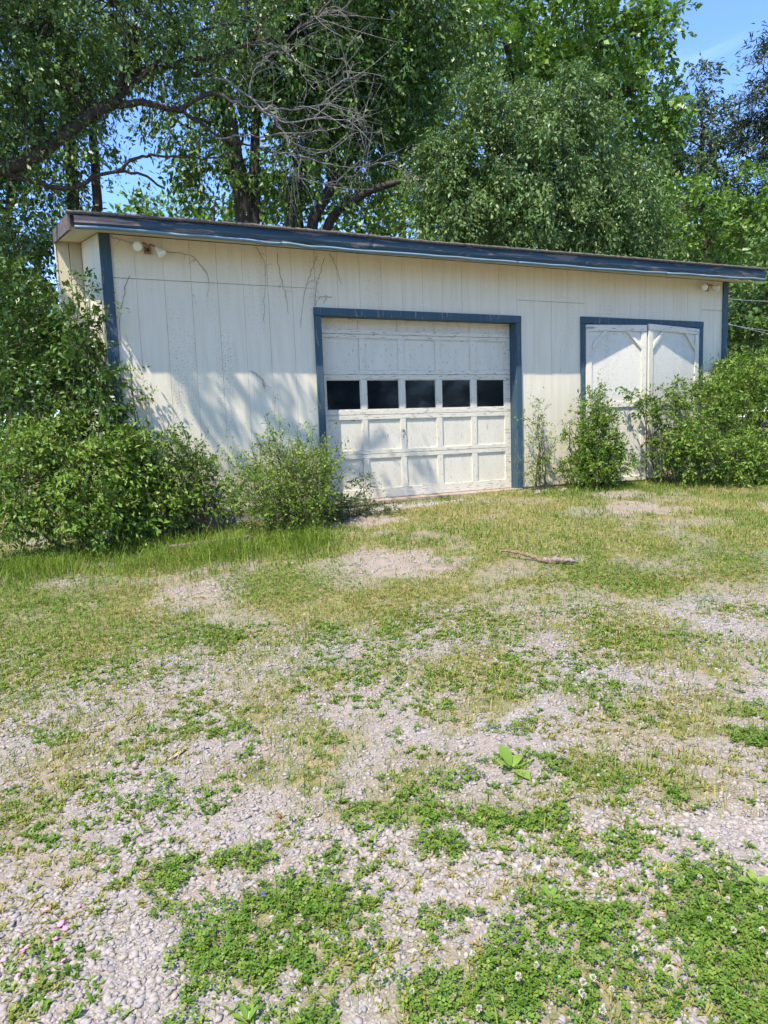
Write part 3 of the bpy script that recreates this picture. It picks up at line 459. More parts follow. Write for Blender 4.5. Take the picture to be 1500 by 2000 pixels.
# concrete threshold in front of the garage door
xs = np.linspace(2.55, 5.35, 40); ys = np.linspace(-.62, -.08, 10); AX, AY = np.meshgrid(xs, ys)
AZ = ground_z(AX, AY) * .6 + .4 * (-.085) + .012 * (fbm(AX, AY, .12, 9) - .5) - sm(-.38, -.62, AY) * .06 - sm(.25, 0, np.minimum(AX - 2.55, 5.35 - AX)) * .05
i = (np.arange(9)[:, None] * 40 + np.arange(39)[None]).ravel()
ap = np_mesh('concrete_apron', np.stack([AX, AY, AZ], -1).reshape(-1, 3), np.stack([i, i + 1, i + 41, i + 40], 1), CONC, smooth=True)
tag(ap, 'crumbling grey concrete ramp under the garage door', 'ramp', kind='structure')

# flood lights
def flood(x, z, lamps, label):
    t = empty('flood_light', (x, -.01, z), label, 'light', 'twin flood lights under the eave')
    box('mount_plate', x - .038, x + .038, -.03, -.003, z - .04, z + .04, RUST, t, .006)
    box('cover_socket', x - .016, x + .016, -.034, -.0305, z - .02, z + .02, DARK, t, 0)
    V, F = tube_arrays([([(x, -.02, z + .03), (x - .02, -.05, z + .06), (x - .05, -.07, z + .065)], .012), ([(x, -.02, z + .03), (x + .03, -.05, z + .055), (x + .07, -.07, z + .04)], .012)], 8)
    np_mesh('swivel_arm', V, F, RUST, t, smooth=True)
    for lx, lz, d in lamps:
        d = Vector(d).normalized(); c = Vector((lx, -.09, lz))
        prof = [(-.075, .015), (-.06, .024), (-.04, .03), (-.01, .045), (.02, .054), (.032, .055), (.040, .048), (.046, .028), (.048, .001)]
        V, F = tube_arrays([([c + d * a_ for a_, _ in prof], [r_ for _, r_ in prof])], 16)
        np_mesh('lamp_bulb', V, F, LAMPW, t, smooth=True)
flood(.453, 3.015, [(.351, 3.035, (-.5, -.8, -.25)), (.584, 2.985, (.55, -.35, -.75))], 'twin flood light with two white bulbs near the left corner of the shed')
flood(9.251, 3.03, [(9.10, 3.03, (-.4, -.9, -.2)), (9.39, 3.035, (.7, -.6, -.3))], 'twin flood light under the eave near the right corner trim')
# wires leaving the right end of the shed
for k, (a_, b_, lab) in enumerate([((9.724, .4, 3.0), (24, 6, 5.0), 'upper thin wire running off right from the shed end'), ((9.724, .5, 2.68), (24, 3.5, 2.45), 'lowest thin wire sagging off right from the shed end'), ((9.724, .6, 2.66), (24, 4.5, 3.3), 'thin wire just above the lowest one at the shed end')]):
    t = np.linspace(0, 1, 20)[:, None]; P = np.array(a_) * (1 - t) + np.array(b_) * t; P[:, 2] -= .9 * (t * (1 - t))[:, 0]
    V, F = tube_arrays([(P, .0045)], 5); tag(np_mesh('service_wire', V, F, WIRE, smooth=True, origin=a_), lab, 'wire', 'wires at the shed end')

# dry vines on the wall
rv = np.random.default_rng(12)
def vine(idx, label):
    paths = []
    for k in idx:
        P = smooth_path(VINES[k], 22, .006, rv); P[:, 1] = -.012 + rv.normal(0, .003, len(P)); paths.append((P, np.linspace(.0032, .0016, len(P))))
        for q_ in range(5):
            a_ = P[rv.integers(3, 20)]; d = rv.normal(0, .05, 3); d[1] = -.01; paths.append((smooth_path([a_, a_ + d * .6 + [0, 0, -.01], a_ + d * 1.1 - [0, 0, .03]], 6), .0014))
    V, F = tube_arrays(paths, 4); o = np_mesh('dead_vine', V, F, VINE, origin=VINES[idx[0]][0]); tag(o, label, 'vine', 'dry vines clinging to the wall')
vine([0, 9], 'dry vine curling down to the right of the left flood light')
vine([1, 2], 'pair of dry vine stems hanging on the wall left of the garage frame')
vine([3, 4, 5, 6], 'tangle of dry vine above the upper left corner of the garage frame')
vine([7], 'thin dry vine stem climbing beside the left corner trim')
vine([8], 'short dry vine stem low on the wall above the sprigs')
# ---------------------------------------------------------------- foliage
def unit(v): return v / (np.linalg.norm(v, axis=-1, keepdims=True) + 1e-9)
def foliage(lobes, L, Wd, rng, lai=5., csize=.4, per=70, droop=.4, up=.6, shell=.5, tmean=.45, tsp=.22, flat=1., rn=.15, shoot=.06, spikes=0):
    """leaf quads gathered on drooping twigs; returns V, F, tint, twig paths, cluster centres per lobe"""
    LB = np.array(lobes); area = np.pi * LB[:, 3] * LB[:, 5] * LB[:, 6]
    n = int(area.sum() * lai / (L * Wd * .55)); ncl = max(4, n // per)
    li = rng.choice(len(LB), ncl, p=area / area.sum())
    d = unit(rng.normal(size=(ncl, 3))); r = 1 - shell * rng.random(ncl) ** 1.4 + rng.normal(0, rn, ncl)
    C = LB[li, :3] + d * r[:, None] * LB[li, 3:6]
    ctint = rng.normal(0, .17, ncl)
    NT = 5
    td = unit(d[:, None] * .7 + rng.normal(0, .65, (ncl, NT, 3)) + np.array([0, 0, -droop * .6]))
    td[..., 2] *= flat; tl = csize * rng.uniform(.6, 1.5, (ncl, NT)); tl[rng.random((ncl, NT)) < shoot] *= 2.3
    ci = rng.integers(0, ncl, n); ti = rng.integers(0, NT, n); t = rng.random(n) ** .75
    D = td[ci, ti]; l_ = tl[ci, ti]
    P = C[ci] + D * (l_ * t)[:, None] + rng.normal(0, .10, (n, 3)) * csize * np.array([1, 1, .7 * flat]); P[:, 2] -= droop * t ** 2 * l_ * .6
    axs = unit(D * .7 + rng.normal(0, .6, (n, 3)) + np.array([0, 0, -.5 * droop]))
    nr = rng.normal(0, 1, (n, 3)) + np.array([0, 0, up * 1.6]); sd_ = unit(np.cross(axs, nr)); nn = np.cross(sd_, axs)
    s = (rng.uniform(.45, 1.4, n) * rng.uniform(.75, 1.25, ncl)[ci])[:, None]
    V = np.stack([P, P + axs * L * s * .45 + sd_ * Wd * s * .5 + nn * L * s * .08, P + axs * L * s - nn * L * s * .06, P + axs * L * s * .45 - sd_ * Wd * s * .5 + nn * L * s * .08], 1).reshape(-1, 3)
    F = np.arange(4 * n).reshape(-1, 4)
    tint = np.clip(tmean + ctint[ci] + rng.normal(0, tsp, n), 0, 1)
    tw = []
    if spikes:
        k = rng.integers(0, ncl, spikes); nl = 26; b0 = C[k]; dv = unit(rng.normal(0, .35, (spikes, 3)) + [0, -.1, 1.]); ln = csize * rng.uniform(1.2, 2.6, spikes); bend = rng.normal(0, .25, (spikes, 3)) * ln[:, None]
        t = np.linspace(.1, 1, nl); P = b0[:, None] + dv[:, None] * (ln[:, None] * t)[..., None] + bend[:, None] * (t ** 2)[None, :, None]; P = P.reshape(-1, 3); N2 = len(P)
        a2 = unit(np.repeat(dv, nl, 0) * .6 + rng.normal(0, .7, (N2, 3))); s2 = unit(np.cross(a2, rng.normal(0, 1, (N2, 3)) + [0, 0, 1.])); z_ = (L * .8 * rng.uniform(.5, 1.1, N2) * np.tile(1.15 - .6 * t, spikes))[:, None]; w_ = z_ * Wd / L
        V = np.concatenate([V, np.stack([P, P + a2 * z_ * .45 + s2 * w_ * .5, P + a2 * z_, P + a2 * z_ * .45 - s2 * w_ * .5], 1).reshape(-1, 3)]); F = np.arange(len(V)).reshape(-1, 4); tint = np.concatenate([tint, np.clip(tmean + .15 + rng.normal(0, .15, N2), 0, 1)])
        tw += [(b0[q_], b0[q_] + dv[q_] * ln[q_] * .5 + bend[q_] * .25, b0[q_] + dv[q_] * ln[q_] + bend[q_]) for q_ in range(spikes)]
    for k in range(0, ncl):
        for q_ in range(2):
            e = C[k] + td[k, q_] * tl[k, q_] * .9; mid = (C[k] + e) / 2 + [0, 0, .05 * csize]; e = e - [0, 0, droop * .4 * tl[k, q_]]; tw.append((C[k], mid, e))
    return V, F, np.repeat(tint, 4), tw, C, li
def twig_mesh(tw, r0):
    """cheap three sided twigs: 3-point paths"""
    T = np.array([np.stack(t) for t in tw]); n = len(T); ang = np.arange(3) * 2 * np.pi / 3
    ax = unit(T[:, 2] - T[:, 0]); A = unit(np.cross(ax, np.array([.3, .2, 1.]))); B = np.cross(ax, A)
    ring = np.cos(ang)[None, :, None] * A[:, None] + np.sin(ang)[None, :, None] * B[:, None]
    V = np.concatenate([T[:, 0, None] + ring * r0, T[:, 1, None] + ring * r0 * .7, T[:, 2, None] + ring * r0 * .25], 1)
    f = np.array([[a + j, a + (j + 1) % 3, a + 3 + (j + 1) % 3, a + 3 + j] for a in (0, 3) for j in range(3)])
    return V.reshape(-1, 3), (f[None] + np.arange(n)[:, None, None] * 9).reshape(-1, 4)
def grow(name, label, cat, lobes, base, trunks, mat, bark, seed, L, Wd, group=None, br=.05, twr=.006, every=6, kind=None, **kw):
    rng = np.random.default_rng(seed); t = empty(name, base, label, cat, group)
    if kind: t['kind'] = kind
    V, F, tint, tw, C, li = foliage(lobes, L, Wd, rng, **kw)
    np_mesh('crown' if cat == 'tree' else 'foliage', V, F, mat, t, tint=tint)
    nodes = np.array([p for tr, _ in trunks for p in smooth_path(tr, 24)[6:]])
    tp = [(smooth_path(tr, 24, rad[0] * .06, rng), np.linspace(rad[0], rad[1], 24)) for tr, rad in trunks]
    for k, (p, r) in enumerate(tp):
        V, F = tube_arrays([(p, r)], 9 if cat == 'tree' else 5); np_mesh('trunk' if cat == 'tree' else 'stem', V, F, bark, t, smooth=True)
    bp = []
    LB = np.array(lobes)
    for j in range(len(LB)):
        c = LB[j, :3]; a = nodes[np.argmin(np.linalg.norm((nodes - c) * [1, 1, .8], axis=1) + (nodes[:, 2] > c[2]) * 1.5)]
        mid = (a + c) / 2 + rng.normal(0, .12, 3) * np.linalg.norm(c - a) + [0, 0, .08 * np.linalg.norm(c - a)]
        bp.append((smooth_path([a, mid, c], 9), np.linspace(br, br * .45, 9)))
        ids = np.nonzero(li == j)[0][::every]
        for k in ids:
            e = C[k]; s_ = c + rng.normal(0, .15, 3) * LB[j, 3:6]; md = (s_ + e) / 2 + rng.normal(0, .1, 3) * LB[j, 3]
            bp.append((smooth_path([s_, md, e], 5), np.linspace(br * .4, br * .12, 5)))
    V, F = tube_arrays(bp, 4); np_mesh('branch', V, F, bark, t, smooth=True)['kind'] = 'stuff'
    if twr:
        V, F = twig_mesh(tw, twr); np_mesh('twig', V, F, bark, t)['kind'] = 'stuff'
    return t
gz_ = lambda x, y: float(ground_z(x, y))
# trees behind the shed
lt = grow('leaning_tree', 'tree whose dark crooked limb reaches in from the left over the roof', 'tree', LIMB_TREE, (-2.4, 4.2, gz_(-2.4, 4.2)),
     [([(-2.4, 4.2, -.4), (-2.3, 4.1, 1.6), (-2.2, 4, 3.2), (-2.0, 4, 4.4)] + LIMB_MAIN[:1], (.26, .19)), (LIMB_MAIN, (.13, .09))], L_MID, BARK, 11, .085, .038, br=.035, lai=2.8, csize=.42, droop=.7, per=60, tmean=.4)
rl = np.random.default_rng(2)
for k, p in enumerate(LIMBS):
    r0 = [.06, .065, .035, .05, .03, .045, .03, .035][k]
    pts = smooth_path(p, 26, .012, rl); V, F = tube_arrays([(pts, np.linspace(r0, r0 * .35, 26))], 8); np_mesh('limb', V, F, BARK, lt, smooth=True)
def twiggy(p, n, ln, r0, rng, depth=0):
    res = [(p, np.linspace(r0, r0 * .4, len(p)))]
    for k in range(n):
        i = rng.integers(len(p) // 5, len(p)); a = p[i]; dr = unit(p[min(i + 1, len(p) - 1)] - p[max(i - 1, 0)])
        v = unit(dr * .6 + rng.normal(0, .55, 3) * [1, .6, 1]); l_ = ln * rng.uniform(.4, 1.2); cv = rng.normal(0, .35, 3) + [0, 0, -.15]
        q_ = np.stack([a + v * l_ * s + cv * l_ * s * s for s in np.linspace(0, 1, 8)])
        if depth < 1: res += twiggy(q_, 3, ln * .55, r0 * .45, rng, depth + 1)
        else: res.append((q_, np.linspace(r0 * .5, r0 * .2, 8)))
    return res
for k, p in enumerate(DEAD):
    pts = smooth_path(p, 22, .015, rl); pr = twiggy(pts, 9, .75, .024 if k in (0, 2) else .015, rl)
    V, F = tube_arrays(pr, 4); o = np_mesh('dead_branch', V, F, DEADW, lt, smooth=True); o['label'] = 'bare grey dead branch with curling twigs'
# the same tree's bough out over the yard, above the picture, whose shadow streaks the wall
V, F = tube_arrays([(smooth_path([(-2.2, 4, 3.6), (-2.5, 2.2, 5.6), (-2.2, .2, 6.9), (-1.6, -1.7, 7.35), (-.9, -2.1, 7.4), (.2, -2.0, 7.5)], 30, .02, rl), np.linspace(.11, .03, 30))], 7); np_mesh('limb', V, F, BARK, lt, smooth=True)
bl = [(-2.25, -1.85, 7.25, .30, .10, .25, .8), (-1.75, -1.92, 7.2, .25, .12, .3, .8), (-1.25, -1.95, 7.2, .28, .13, .3, .8), (-.75, -1.9, 7.25, .3, .12, .25, .8), (.0, -2.1, 7.1, .3, .10, .3, .5), (.5, -2.1, 7.1, .3, .10, .3, .5)]
bl += [(-3.9, -1.2, 7.4, 1.0, .6, .5, .5), (-3.2, -1.1, 7.2, .5, .4, .35, .5), (-4.7, -1.7, 7.6, 1.0, .8, .5, .5), (-4.3, -.5, 7.2, .9, .6, .5, .5)]
V, F, tint, tw, C, li = foliage(bl, .085, .038, rl, lai=1.5, csize=.22, droop=.7, per=30)
np_mesh('crown', V, F, L_MID, lt, tint=tint); V, F = twig_mesh(tw, .008); np_mesh('twig', V, F, BARK, lt)['kind'] = 'stuff'

grow('slim_tree', 'slim dark trunked tree standing behind the left end of the roof', 'tree', SLIM_TREE, (-.2, 10, gz_(-.2, 10)),
     [([(-.2, 10, .1), (-.22, 10, 3)] + S_TRUNKS[0], (.20, .07)), ([(.2, 10, .1), (.25, 10, 3)] + S_TRUNKS[1], (.16, .08)), ([(-1.9, 10, .1), (-1.8, 10, 3)] + S_TRUNKS[2], (.14, .05))], L_MID, BARK, 21, .13, .062, br=.05, lai=3.0, csize=.5, droop=.5, per=55, tmean=.5)
mt_base = (4.6, 9.2, gz_(4.6, 9.2))
grow('multi_stem_tree', 'large dark tree with several leaning trunks rising behind the roof', 'tree', MULTI_TREE, mt_base,
     [([(4.5 + .15 * k, 9.1, .1), (tr[0][0] * .5 + 2.3 + .08 * k, 9.05, 3.)] + tr, (rad, rad * .45)) for k, (tr, rad) in enumerate(zip(M_TRUNKS, (.28, .20, .16, .18, .15)))], L_DARK, BARK, 31, .14, .058, br=.08, lai=5.2, csize=.6, droop=1.0, per=60, tmean=.5)
grow('young_tree', 'sunlit bright green tree seen between the trunks low over the roof', 'tree', BACK_TREE, (7, 15, gz_(7, 15)),
     [([(7, 15, .2), (7, 15, 4), (7.2, 15, 9)], (.16, .05)), ([(4, 15, .2), (4, 15, 5), (4.2, 15, 8.4)], (.12, .04))], L_BRIGHT, BARK, 41, .19, .11, br=.04, lai=4, csize=.6, droop=.3, per=45, tmean=.6)
grow('vine_covered_tree', 'rounded drooping grey green tree smothered in vines behind mid roof', 'tree', MOUND, (11, 6.9, gz_(11, 6.9)),
     [([(10.6, 6.9, .1), (10.5, 6.8, 3), (10.2, 6.7, 6), (10, 6.6, 7.6)], (.20, .07)), ([(11.4, 6.9, .1), (11.6, 6.8, 4), (11.8, 6.7, 8.8)], (.18, .05))], L_VINE, BARK, 51, .105, .046, br=.04, lai=6.4, csize=.55, droop=1.1, per=120, shell=.4, tmean=.55, rn=.2)
grow('maple_tree', 'tall bright leafy tree towering behind the right half of the roof', 'tree', MAPLE, (18, 13.2, gz_(18, 13.2)),
     [([(18, 13.3, .2), (18, 13.2, 6), (18.6, 13.1, 11), (19.4, 13, 15)], (.32, .08)), ([(18, 13.4, 2), (16.5, 13.3, 8), (14.6, 13.1, 13.5)], (.20, .06))], L_BRIGHT, BARK, 61, .22, .13, br=.08, lai=4.2, csize=.8, droop=.45, per=75, shell=.45, tmean=.45, rn=.18)
grow('thin_tree', 'thin pale grey green tree between the tall maple and the cedar', 'tree', GREY_TREE, (30, 18, gz_(30, 18)),
     [([(30, 18, .2), (30, 18, 8), (29.4, 18, 17)], (.22, .05))], L_GREY, BARK, 71, .24, .09, br=.06, lai=3.6, csize=.8, droop=.5, per=50)
grow('cedar_tree', 'dark cedar with ragged layered branches at the right edge', 'tree', CEDAR, (32, 15.2, gz_(32, 15.2)),
     [([(32, 15.2, .2), (32, 15.1, 9), (32, 15, 20)], (.3, .06))], L_CEDAR, BARK, 81, .30, .06, br=.05, lai=4.0, csize=.9, droop=-.1, per=50, flat=.35, shoot=0.)
grow('rear_shrub', 'leafy sunlit shrub tree showing over the right end of the roof', 'tree', REAR_SHRUB, (17, 7.2, gz_(17, 7.2)),
     [([(17, 7.2, .1), (17, 7.1, 3), (17.3, 7, 6.5)], (.12, .04))], L_BRIGHT, BARK, 91, .16, .085, br=.04, lai=5, csize=.5, droop=.4, per=50, tmean=.5)
grow('side_shrub', 'leafy green shrub beyond the right end wall of the shed', 'shrub', SIDE_SHRUB, (14.5, 3.2, gz_(14.5, 3.2)),
     [([(14.5, 3.2, .0), (14.4, 3.1, 1.5), (14.5, 3, 3.6)], (.06, .02))], L_MID, STEM, 101, .12, .06, br=.02, lai=6, csize=.4, droop=.4, per=50)
grow('background_tree', 'dark background tree filling the gap between the dead branch and the vine covered tree', 'tree', BACKDROP_A, (13, 19, gz_(13, 19)),
     [([(13, 19, .2), (13, 19, 8), (13, 19, 15)], (.3, .08))], L_DARK, BARK, 111, .32, .17, br=.08, lai=3.0, csize=.9, droop=.5, per=40, tmean=.6)
grow('background_tree', 'mid green background tree seen between the maple and the vine covered tree', 'tree', BACKDROP_B, (22, 20, gz_(22, 20)),
     [([(22, 20, .2), (22, 20, 8), (21, 20, 15)], (.3, .08))], L_MID, BARK, 112, .34, .19, br=.08, lai=3.0, csize=.9, droop=.5, per=40, tmean=.5)
grow('hedge_tree', 'dense green tree beyond the shed left corner, below the crooked limb', 'tree', HEDGE, (-1.9, 5.6, gz_(-1.9, 5.6)),
     [([(-1.9, 5.6, -.2), (-1.9, 5.5, 1.6), (-1.8, 5.4, 3.2)], (.10, .03))], L_MID, BARK, 113, .095, .048, br=.03, lai=4.5, csize=.4, droop=.5, per=50, tmean=.45)
# far wood closing the view behind
r9 = np.random.default_rng(99); fl = []
for k in range(34):
    x = -6 + k * 1.9; y = 24 + r9.uniform(-2, 4); h = 3.2 + r9.uniform(0, 2.0) + .09 * x
    fl.append((x + r9.normal(0, .6), y, h, 1.9, 1.6, 2.6 + .05 * x, 1.)); fl.append((x + 1, y - 1, h - 3.2, 1.8, 1.6, 2.2, 1.))
    if x > 20: fl.append((x, y, h + 4.0, 2.2, 1.8, 2.4, 1.))
V, F, tint, tw, C, li = foliage(fl, .36, .22, r9, lai=3.2, csize=1.0, droop=.4, per=40)
fo = np_mesh('far_wood', V, F, L_MID, tint=tint); tag(fo, 'distant mass of green woodland behind the trees', 'woodland', kind='stuff')
fo2 = fo.copy(); COL.objects.link(fo2); fo2.location = (44, -12, 0); fo2.scale = (1.1, 1.1, .9); fo2.rotation_euler = (0, 0, math.pi); fo2['label'] = 'woodland across the yard, mirrored dark in the garage door panes'

# shrubs along the shed
def stems(lobes, base, rad=.012, n=7, seed=1):
    rr = np.random.default_rng(seed); LB = np.array(lobes); res = []
    for k in range(n):
        c = LB[k % len(LB), :3] + rr.normal(0, .3, 3) * LB[k % len(LB), 3:6]; bx_ = np.array(base) + [(c[0] - base[0]) * .35 + rr.normal(0, .06), rr.normal(0, .06), -.02]; bx_[2] = gz_(bx_[0], bx_[1]) - .02
        md = (bx_ + c) / 2 + rr.normal(0, .05, 3); res.append(([tuple(bx_), tuple(md), tuple(c)], (rad * rr.uniform(.7, 1.3), rad * .4)))
    return res
def shrub(name, label, lobes, bx_, by_, mat, seed, L=.05, Wd=.024, n=8, **kw):
    b_ = (bx_, by_, gz_(bx_, by_))
    return grow(name, label, 'shrub', lobes, b_, stems(lobes, b_, n=n, seed=seed), mat, STEM, seed, L, Wd, br=.007, twr=.0028, every=3, shoot=.14, rn=.2, **kw)
shrub('tall_shrub', 'tall overgrown shrub in a shade-darkened leaf colour climbing the left corner of the shed', L_TALL, -.7, .5, L_DARK, 201, .062, .03, n=14, lai=5.5, csize=.2, droop=.5, per=40, spikes=60, tmean=.35)  # darker leaf material stands in for shade from the crown overhead
shrub('leafy_shrub', 'wide low leafy shrub in front of the shed left corner', L_LOW, -.3, -.5, L_SHRUB, 202, .055, .025, n=14, lai=5, csize=.17, droop=.6, per=40, tmean=.5, spikes=50)
shrub('leafy_sprig', 'small sprigs against the wall beside the wide leafy shrub', L_SPRIG, .6, -.4, L_SHADE, 203, .05, .022, n=9, lai=4, csize=.14, droop=.1, per=30, tmean=.5, spikes=20)
shrub('wispy_bush', 'bright wispy bush at the left foot of the garage door', G_BUSH, 1.75, -.7, L_SHRUB, 204, .040, .016, n=16, lai=3.1, csize=.16, droop=-.15, per=35, tmean=.62, spikes=130)
shrub('trailing_weed', 'low trailing weed spreading along the garage door sill', G_TRAIL, 2.5, -.55, L_GREY, 205, .045, .02, n=8, lai=4, csize=.12, droop=.3, per=30, tmean=.7)
shrub('thin_sapling', 'thin sparse sapling between garage door and barn door', SAPLING, 5.7, -.25, L_SHRUB, 206, .035, .014, n=8, lai=4, csize=.14, droop=-.2, per=25, tmean=.5)
shrub('upright_bush', 'upright bright green bush in front of the left barn door', R_BUSH, 6.5, -.45, L_SHRUB, 207, .048, .018, n=16, lai=5.0, csize=.12, droop=-.1, per=40, tmean=.45, spikes=60)
shrub('arching_vine', 'leafy vine arching across the middle of the barn doors', R_ARCH, 7.8, -.75, L_SHADE, 208, .055, .026, n=8, lai=4.5, csize=.11, droop=.6, per=35, tmean=.6)
shrub('spreading_shrub', 'large spreading green shrub at the right corner of the shed', R_SHRUB, 8.9, -.8, L_SHRUB, 209, .058, .024, n=16, lai=4.6, csize=.18, droop=.5, per=45, tmean=.4, spikes=60)

# ---------------------------------------------------------------- gravel
def in_view(X, Y, v0, v1, marg=.25):
    u, v = uv(X, Y); return (v > v0) & (v < v1) & (np.abs(u) < .60 * np.sqrt(v * v + 1.9) * 1.0 + marg)
def scatter(den, v0, v1, seed):
    rg = np.random.default_rng(seed); um = .6 * math.sqrt(v1 * v1 + 1.9) + .3; n = int(den * 2 * um * (v1 - v0))
    u = rg.uniform(-um, um, n); v = rg.uniform(v0, v1, n); X = CAM.x + u * RR[0] + v * FF[0]; Y = CAM.y + u * RR[1] + v * FF[1]
    k = in_view(X, Y, v0, v1); return X[k], Y[k], rg
t_ = (1 + 5 ** .5) / 2
ICO = unit(np.array([(-1, t_, 0), (1, t_, 0), (-1, -t_, 0), (1, -t_, 0), (0, -1, t_), (0, 1, t_), (0, -1, -t_), (0, 1, -t_), (t_, 0, -1), (t_, 0, 1), (-t_, 0, -1), (-t_, 0, 1)], float))
ICOF = np.array([(0,11,5),(0,5,1),(0,1,7),(0,7,10),(0,10,11),(1,5,9),(5,11,4),(11,10,2),(10,7,6),(7,1,8),(3,9,4),(3,4,2),(3,2,6),(3,6,8),(3,8,9),(4,9,5),(2,4,11),(6,2,10),(8,6,7),(9,8,1)])
OCT = np.array([(1,0,0),(-1,0,0),(0,1,0),(0,-1,0),(0,0,1),(0,0,-1)], float); OCTF = np.array([(0,2,4),(2,1,4),(1,3,4),(3,0,4),(2,0,5),(1,2,5),(3,1,5),(0,3,5)])
def stones(name, X, Y, rg, size, tmpl, faces, label):
    n = len(X); s = size * np.exp(np.clip(rg.normal(-.05, .5, n), -1.3, .85)); ax_ = np.stack([s, s * rg.uniform(.6, 1, n), s * rg.uniform(.28, .6, n)], 1)
    T = tmpl[None] * (1 + rg.normal(0, .24, (n, len(tmpl), 1))) * ax_[:, None]
    tx = rg.normal(0, .3, n); c, s_ = np.cos(tx), np.sin(tx); y = T[..., 1] * c[:, None] - T[..., 2] * s_[:, None]; z = T[..., 1] * s_[:, None] + T[..., 2] * c[:, None]
    az = rg.uniform(0, 6.283, n); ca, sa = np.cos(az)[:, None], np.sin(az)[:, None]
    Vx = T[..., 0] * ca - y * sa + X[:, None]; Vy = T[..., 0] * sa + y * ca + Y[:, None]; Vz = z + (ground_z(X, Y) + ax_[:, 2] * rg.uniform(-.5, .45, n))[:, None]
    V = np.stack([Vx, Vy, Vz], -1).reshape(-1, 3); k = len(tmpl)
    F = (faces[None] + np.arange(n)[:, None, None] * k).reshape(-1, 3)
    tint = np.clip(rg.normal(.42, .17, n) + (rg.random(n) < .05) * .3 + .18 * (fbm(X, Y, .6, 3) - .5), 0, 1)
    o = np_mesh(name, V, F, STONEM, tint=np.repeat(tint, k)); tag(o, label, 'gravel', kind='stuff')
def keep_gravel(X, Y, rg):
    p = (1 - .75 * grass_amt(X, Y)) * (1 - .9 * ell(X, Y, DIRT, .3, .7)) * (1 - .7 * ell(X, Y, CLOVER, .4, .9)) * (.35 + .65 * sm(.25, .5, fbm(X, Y, .7, 77)))
    return rg.random(len(X)) < p
X, Y, rg = scatter(8200, .75, 2.5, 301); k = keep_gravel(X, Y, rg); stones('gravel', X[k], Y[k], rg, .0072, ICO, ICOF, 'loose pale limestone gravel in the foreground')
X, Y, rg = scatter(5200, 2.5, 4.9, 302); k = keep_gravel(X, Y, rg); stones('gravel', X[k], Y[k], rg, .0078, OCT, OCTF, 'loose pale gravel across the middle of the yard')
X, Y, rg = scatter(1500, 4.9, 7.5, 303); k = keep_gravel(X, Y, rg); k &= (grass_amt(X, Y) < .3) & (rg.random(len(X)) < .4); k |= (rg.random(len(X)) < .5 * ell(X, Y, DIRT, .5, 1.4)) & (Y < -.1); stones('gravel', X[k], Y[k], rg, .011, OCT, OCTF, 'sparse gravel showing through the grass farther off')
# ---------------------------------------------------------------- grass, clover, small weeds
def blades(X, Y, rg, h, w, tm, ts, lean=.5, label='', name='grass', z0=-.004):
    n = len(X); h = h * rg.uniform(.45, 1.3, n) * (.55 + .9 * fbm(X, Y, .3, 131)); w = w * rg.uniform(.7, 1.3, n); az = rg.uniform(0, 6.283, n); le = np.abs(rg.normal(0, lean, n)) * h
    sdv = np.stack([np.cos(az), np.sin(az), 0 * az], 1) * w[:, None] * .5; az2 = az + rg.uniform(.8, 2.3, n); ld = np.stack([np.cos(az2), np.sin(az2), 0 * az], 1)
    P = np.stack([X, Y, ground_z(X, Y) + z0], 1); upv = np.array([0, 0, 1.])
    mid = P + ld * le[:, None] * .35 + upv * h[:, None] * .6; tip = P + ld * le[:, None] * 1.1 + upv * (h * np.clip(1 - .35 * le / h, .25, 1))[:, None]
    V = np.stack([P - sdv, P + sdv, mid + sdv * .8, mid - sdv * .8, tip], 1).reshape(-1, 3); o5 = np.arange(n)[:, None] * 5
    tint = np.clip(tm + rg.normal(0, ts, n), 0, 1)
    return V, [o5 + np.array([[0, 1, 2, 3]]), o5 + np.array([[3, 2, 4]])], np.repeat(tint, 5)
def merge(parts):
    Vs, Q, T3, ti, off = [], [], [], [], 0
    for V, F, t in parts:
        Vs.append(V); Q.append(F[0] + off); T3.append(F[1] + off); ti.append(t); off += len(V)
    return np.concatenate(Vs), [np.concatenate(Q), np.concatenate(T3)], np.concatenate(ti)
parts = []
X, Y, rg = scatter(3600, 2.4, 6.2, 401); ga = grass_amt(X, Y); k = rg.random(len(X)) < ga * .9
dry = sm(.36, .62, fbm(X[k], Y[k], .7, 61)); parts.append(blades(X[k], Y[k], rg, .046, .0042, .28 + .48 * dry, .2, .7))
X, Y, rg = scatter(1500, 6.2, 12.5, 402); ga = grass_amt(X, Y); k = (rg.random(len(X)) < ga) & (Y < -.05)
dry = sm(.36, .62, fbm(X[k], Y[k], .7, 61)); parts.append(blades(X[k], Y[k], rg, .058, .0065, .26 + .48 * dry, .2, .7))
X, Y, rg = scatter(1100, .8, 4.8, 403); k = rg.random(len(X)) < sm(.48, .65, fbm(X, Y, .3, 71)); parts.append(blades(X[k], Y[k], rg, .03, .003, .72, .2, 1.2))
X, Y, rg = scatter(160, 2.6, 6.0, 404); k = rg.random(len(X)) < .25 + ell(X, Y, THIN, .5, 1.) * .5; parts.append(blades(X[k], Y[k], rg, .11, .0024, .66, .14, .35))
DRYP = [(-.36, -6.14, .16, .10), (.42, -6.62, .12, .10), (.86, -6.93, .12, .08), (.02, -5.45, .16, .09), (2.25, -6.25, .16, .10), (.20, -6.75, .14, .07), (1.18, -6.85, .12, .07), (-.1, -4.95, .25, .14), (1.0, -5.75, .25, .12), (.55, -6.0, .2, .1), (1.7, -5.9, .25, .12)]
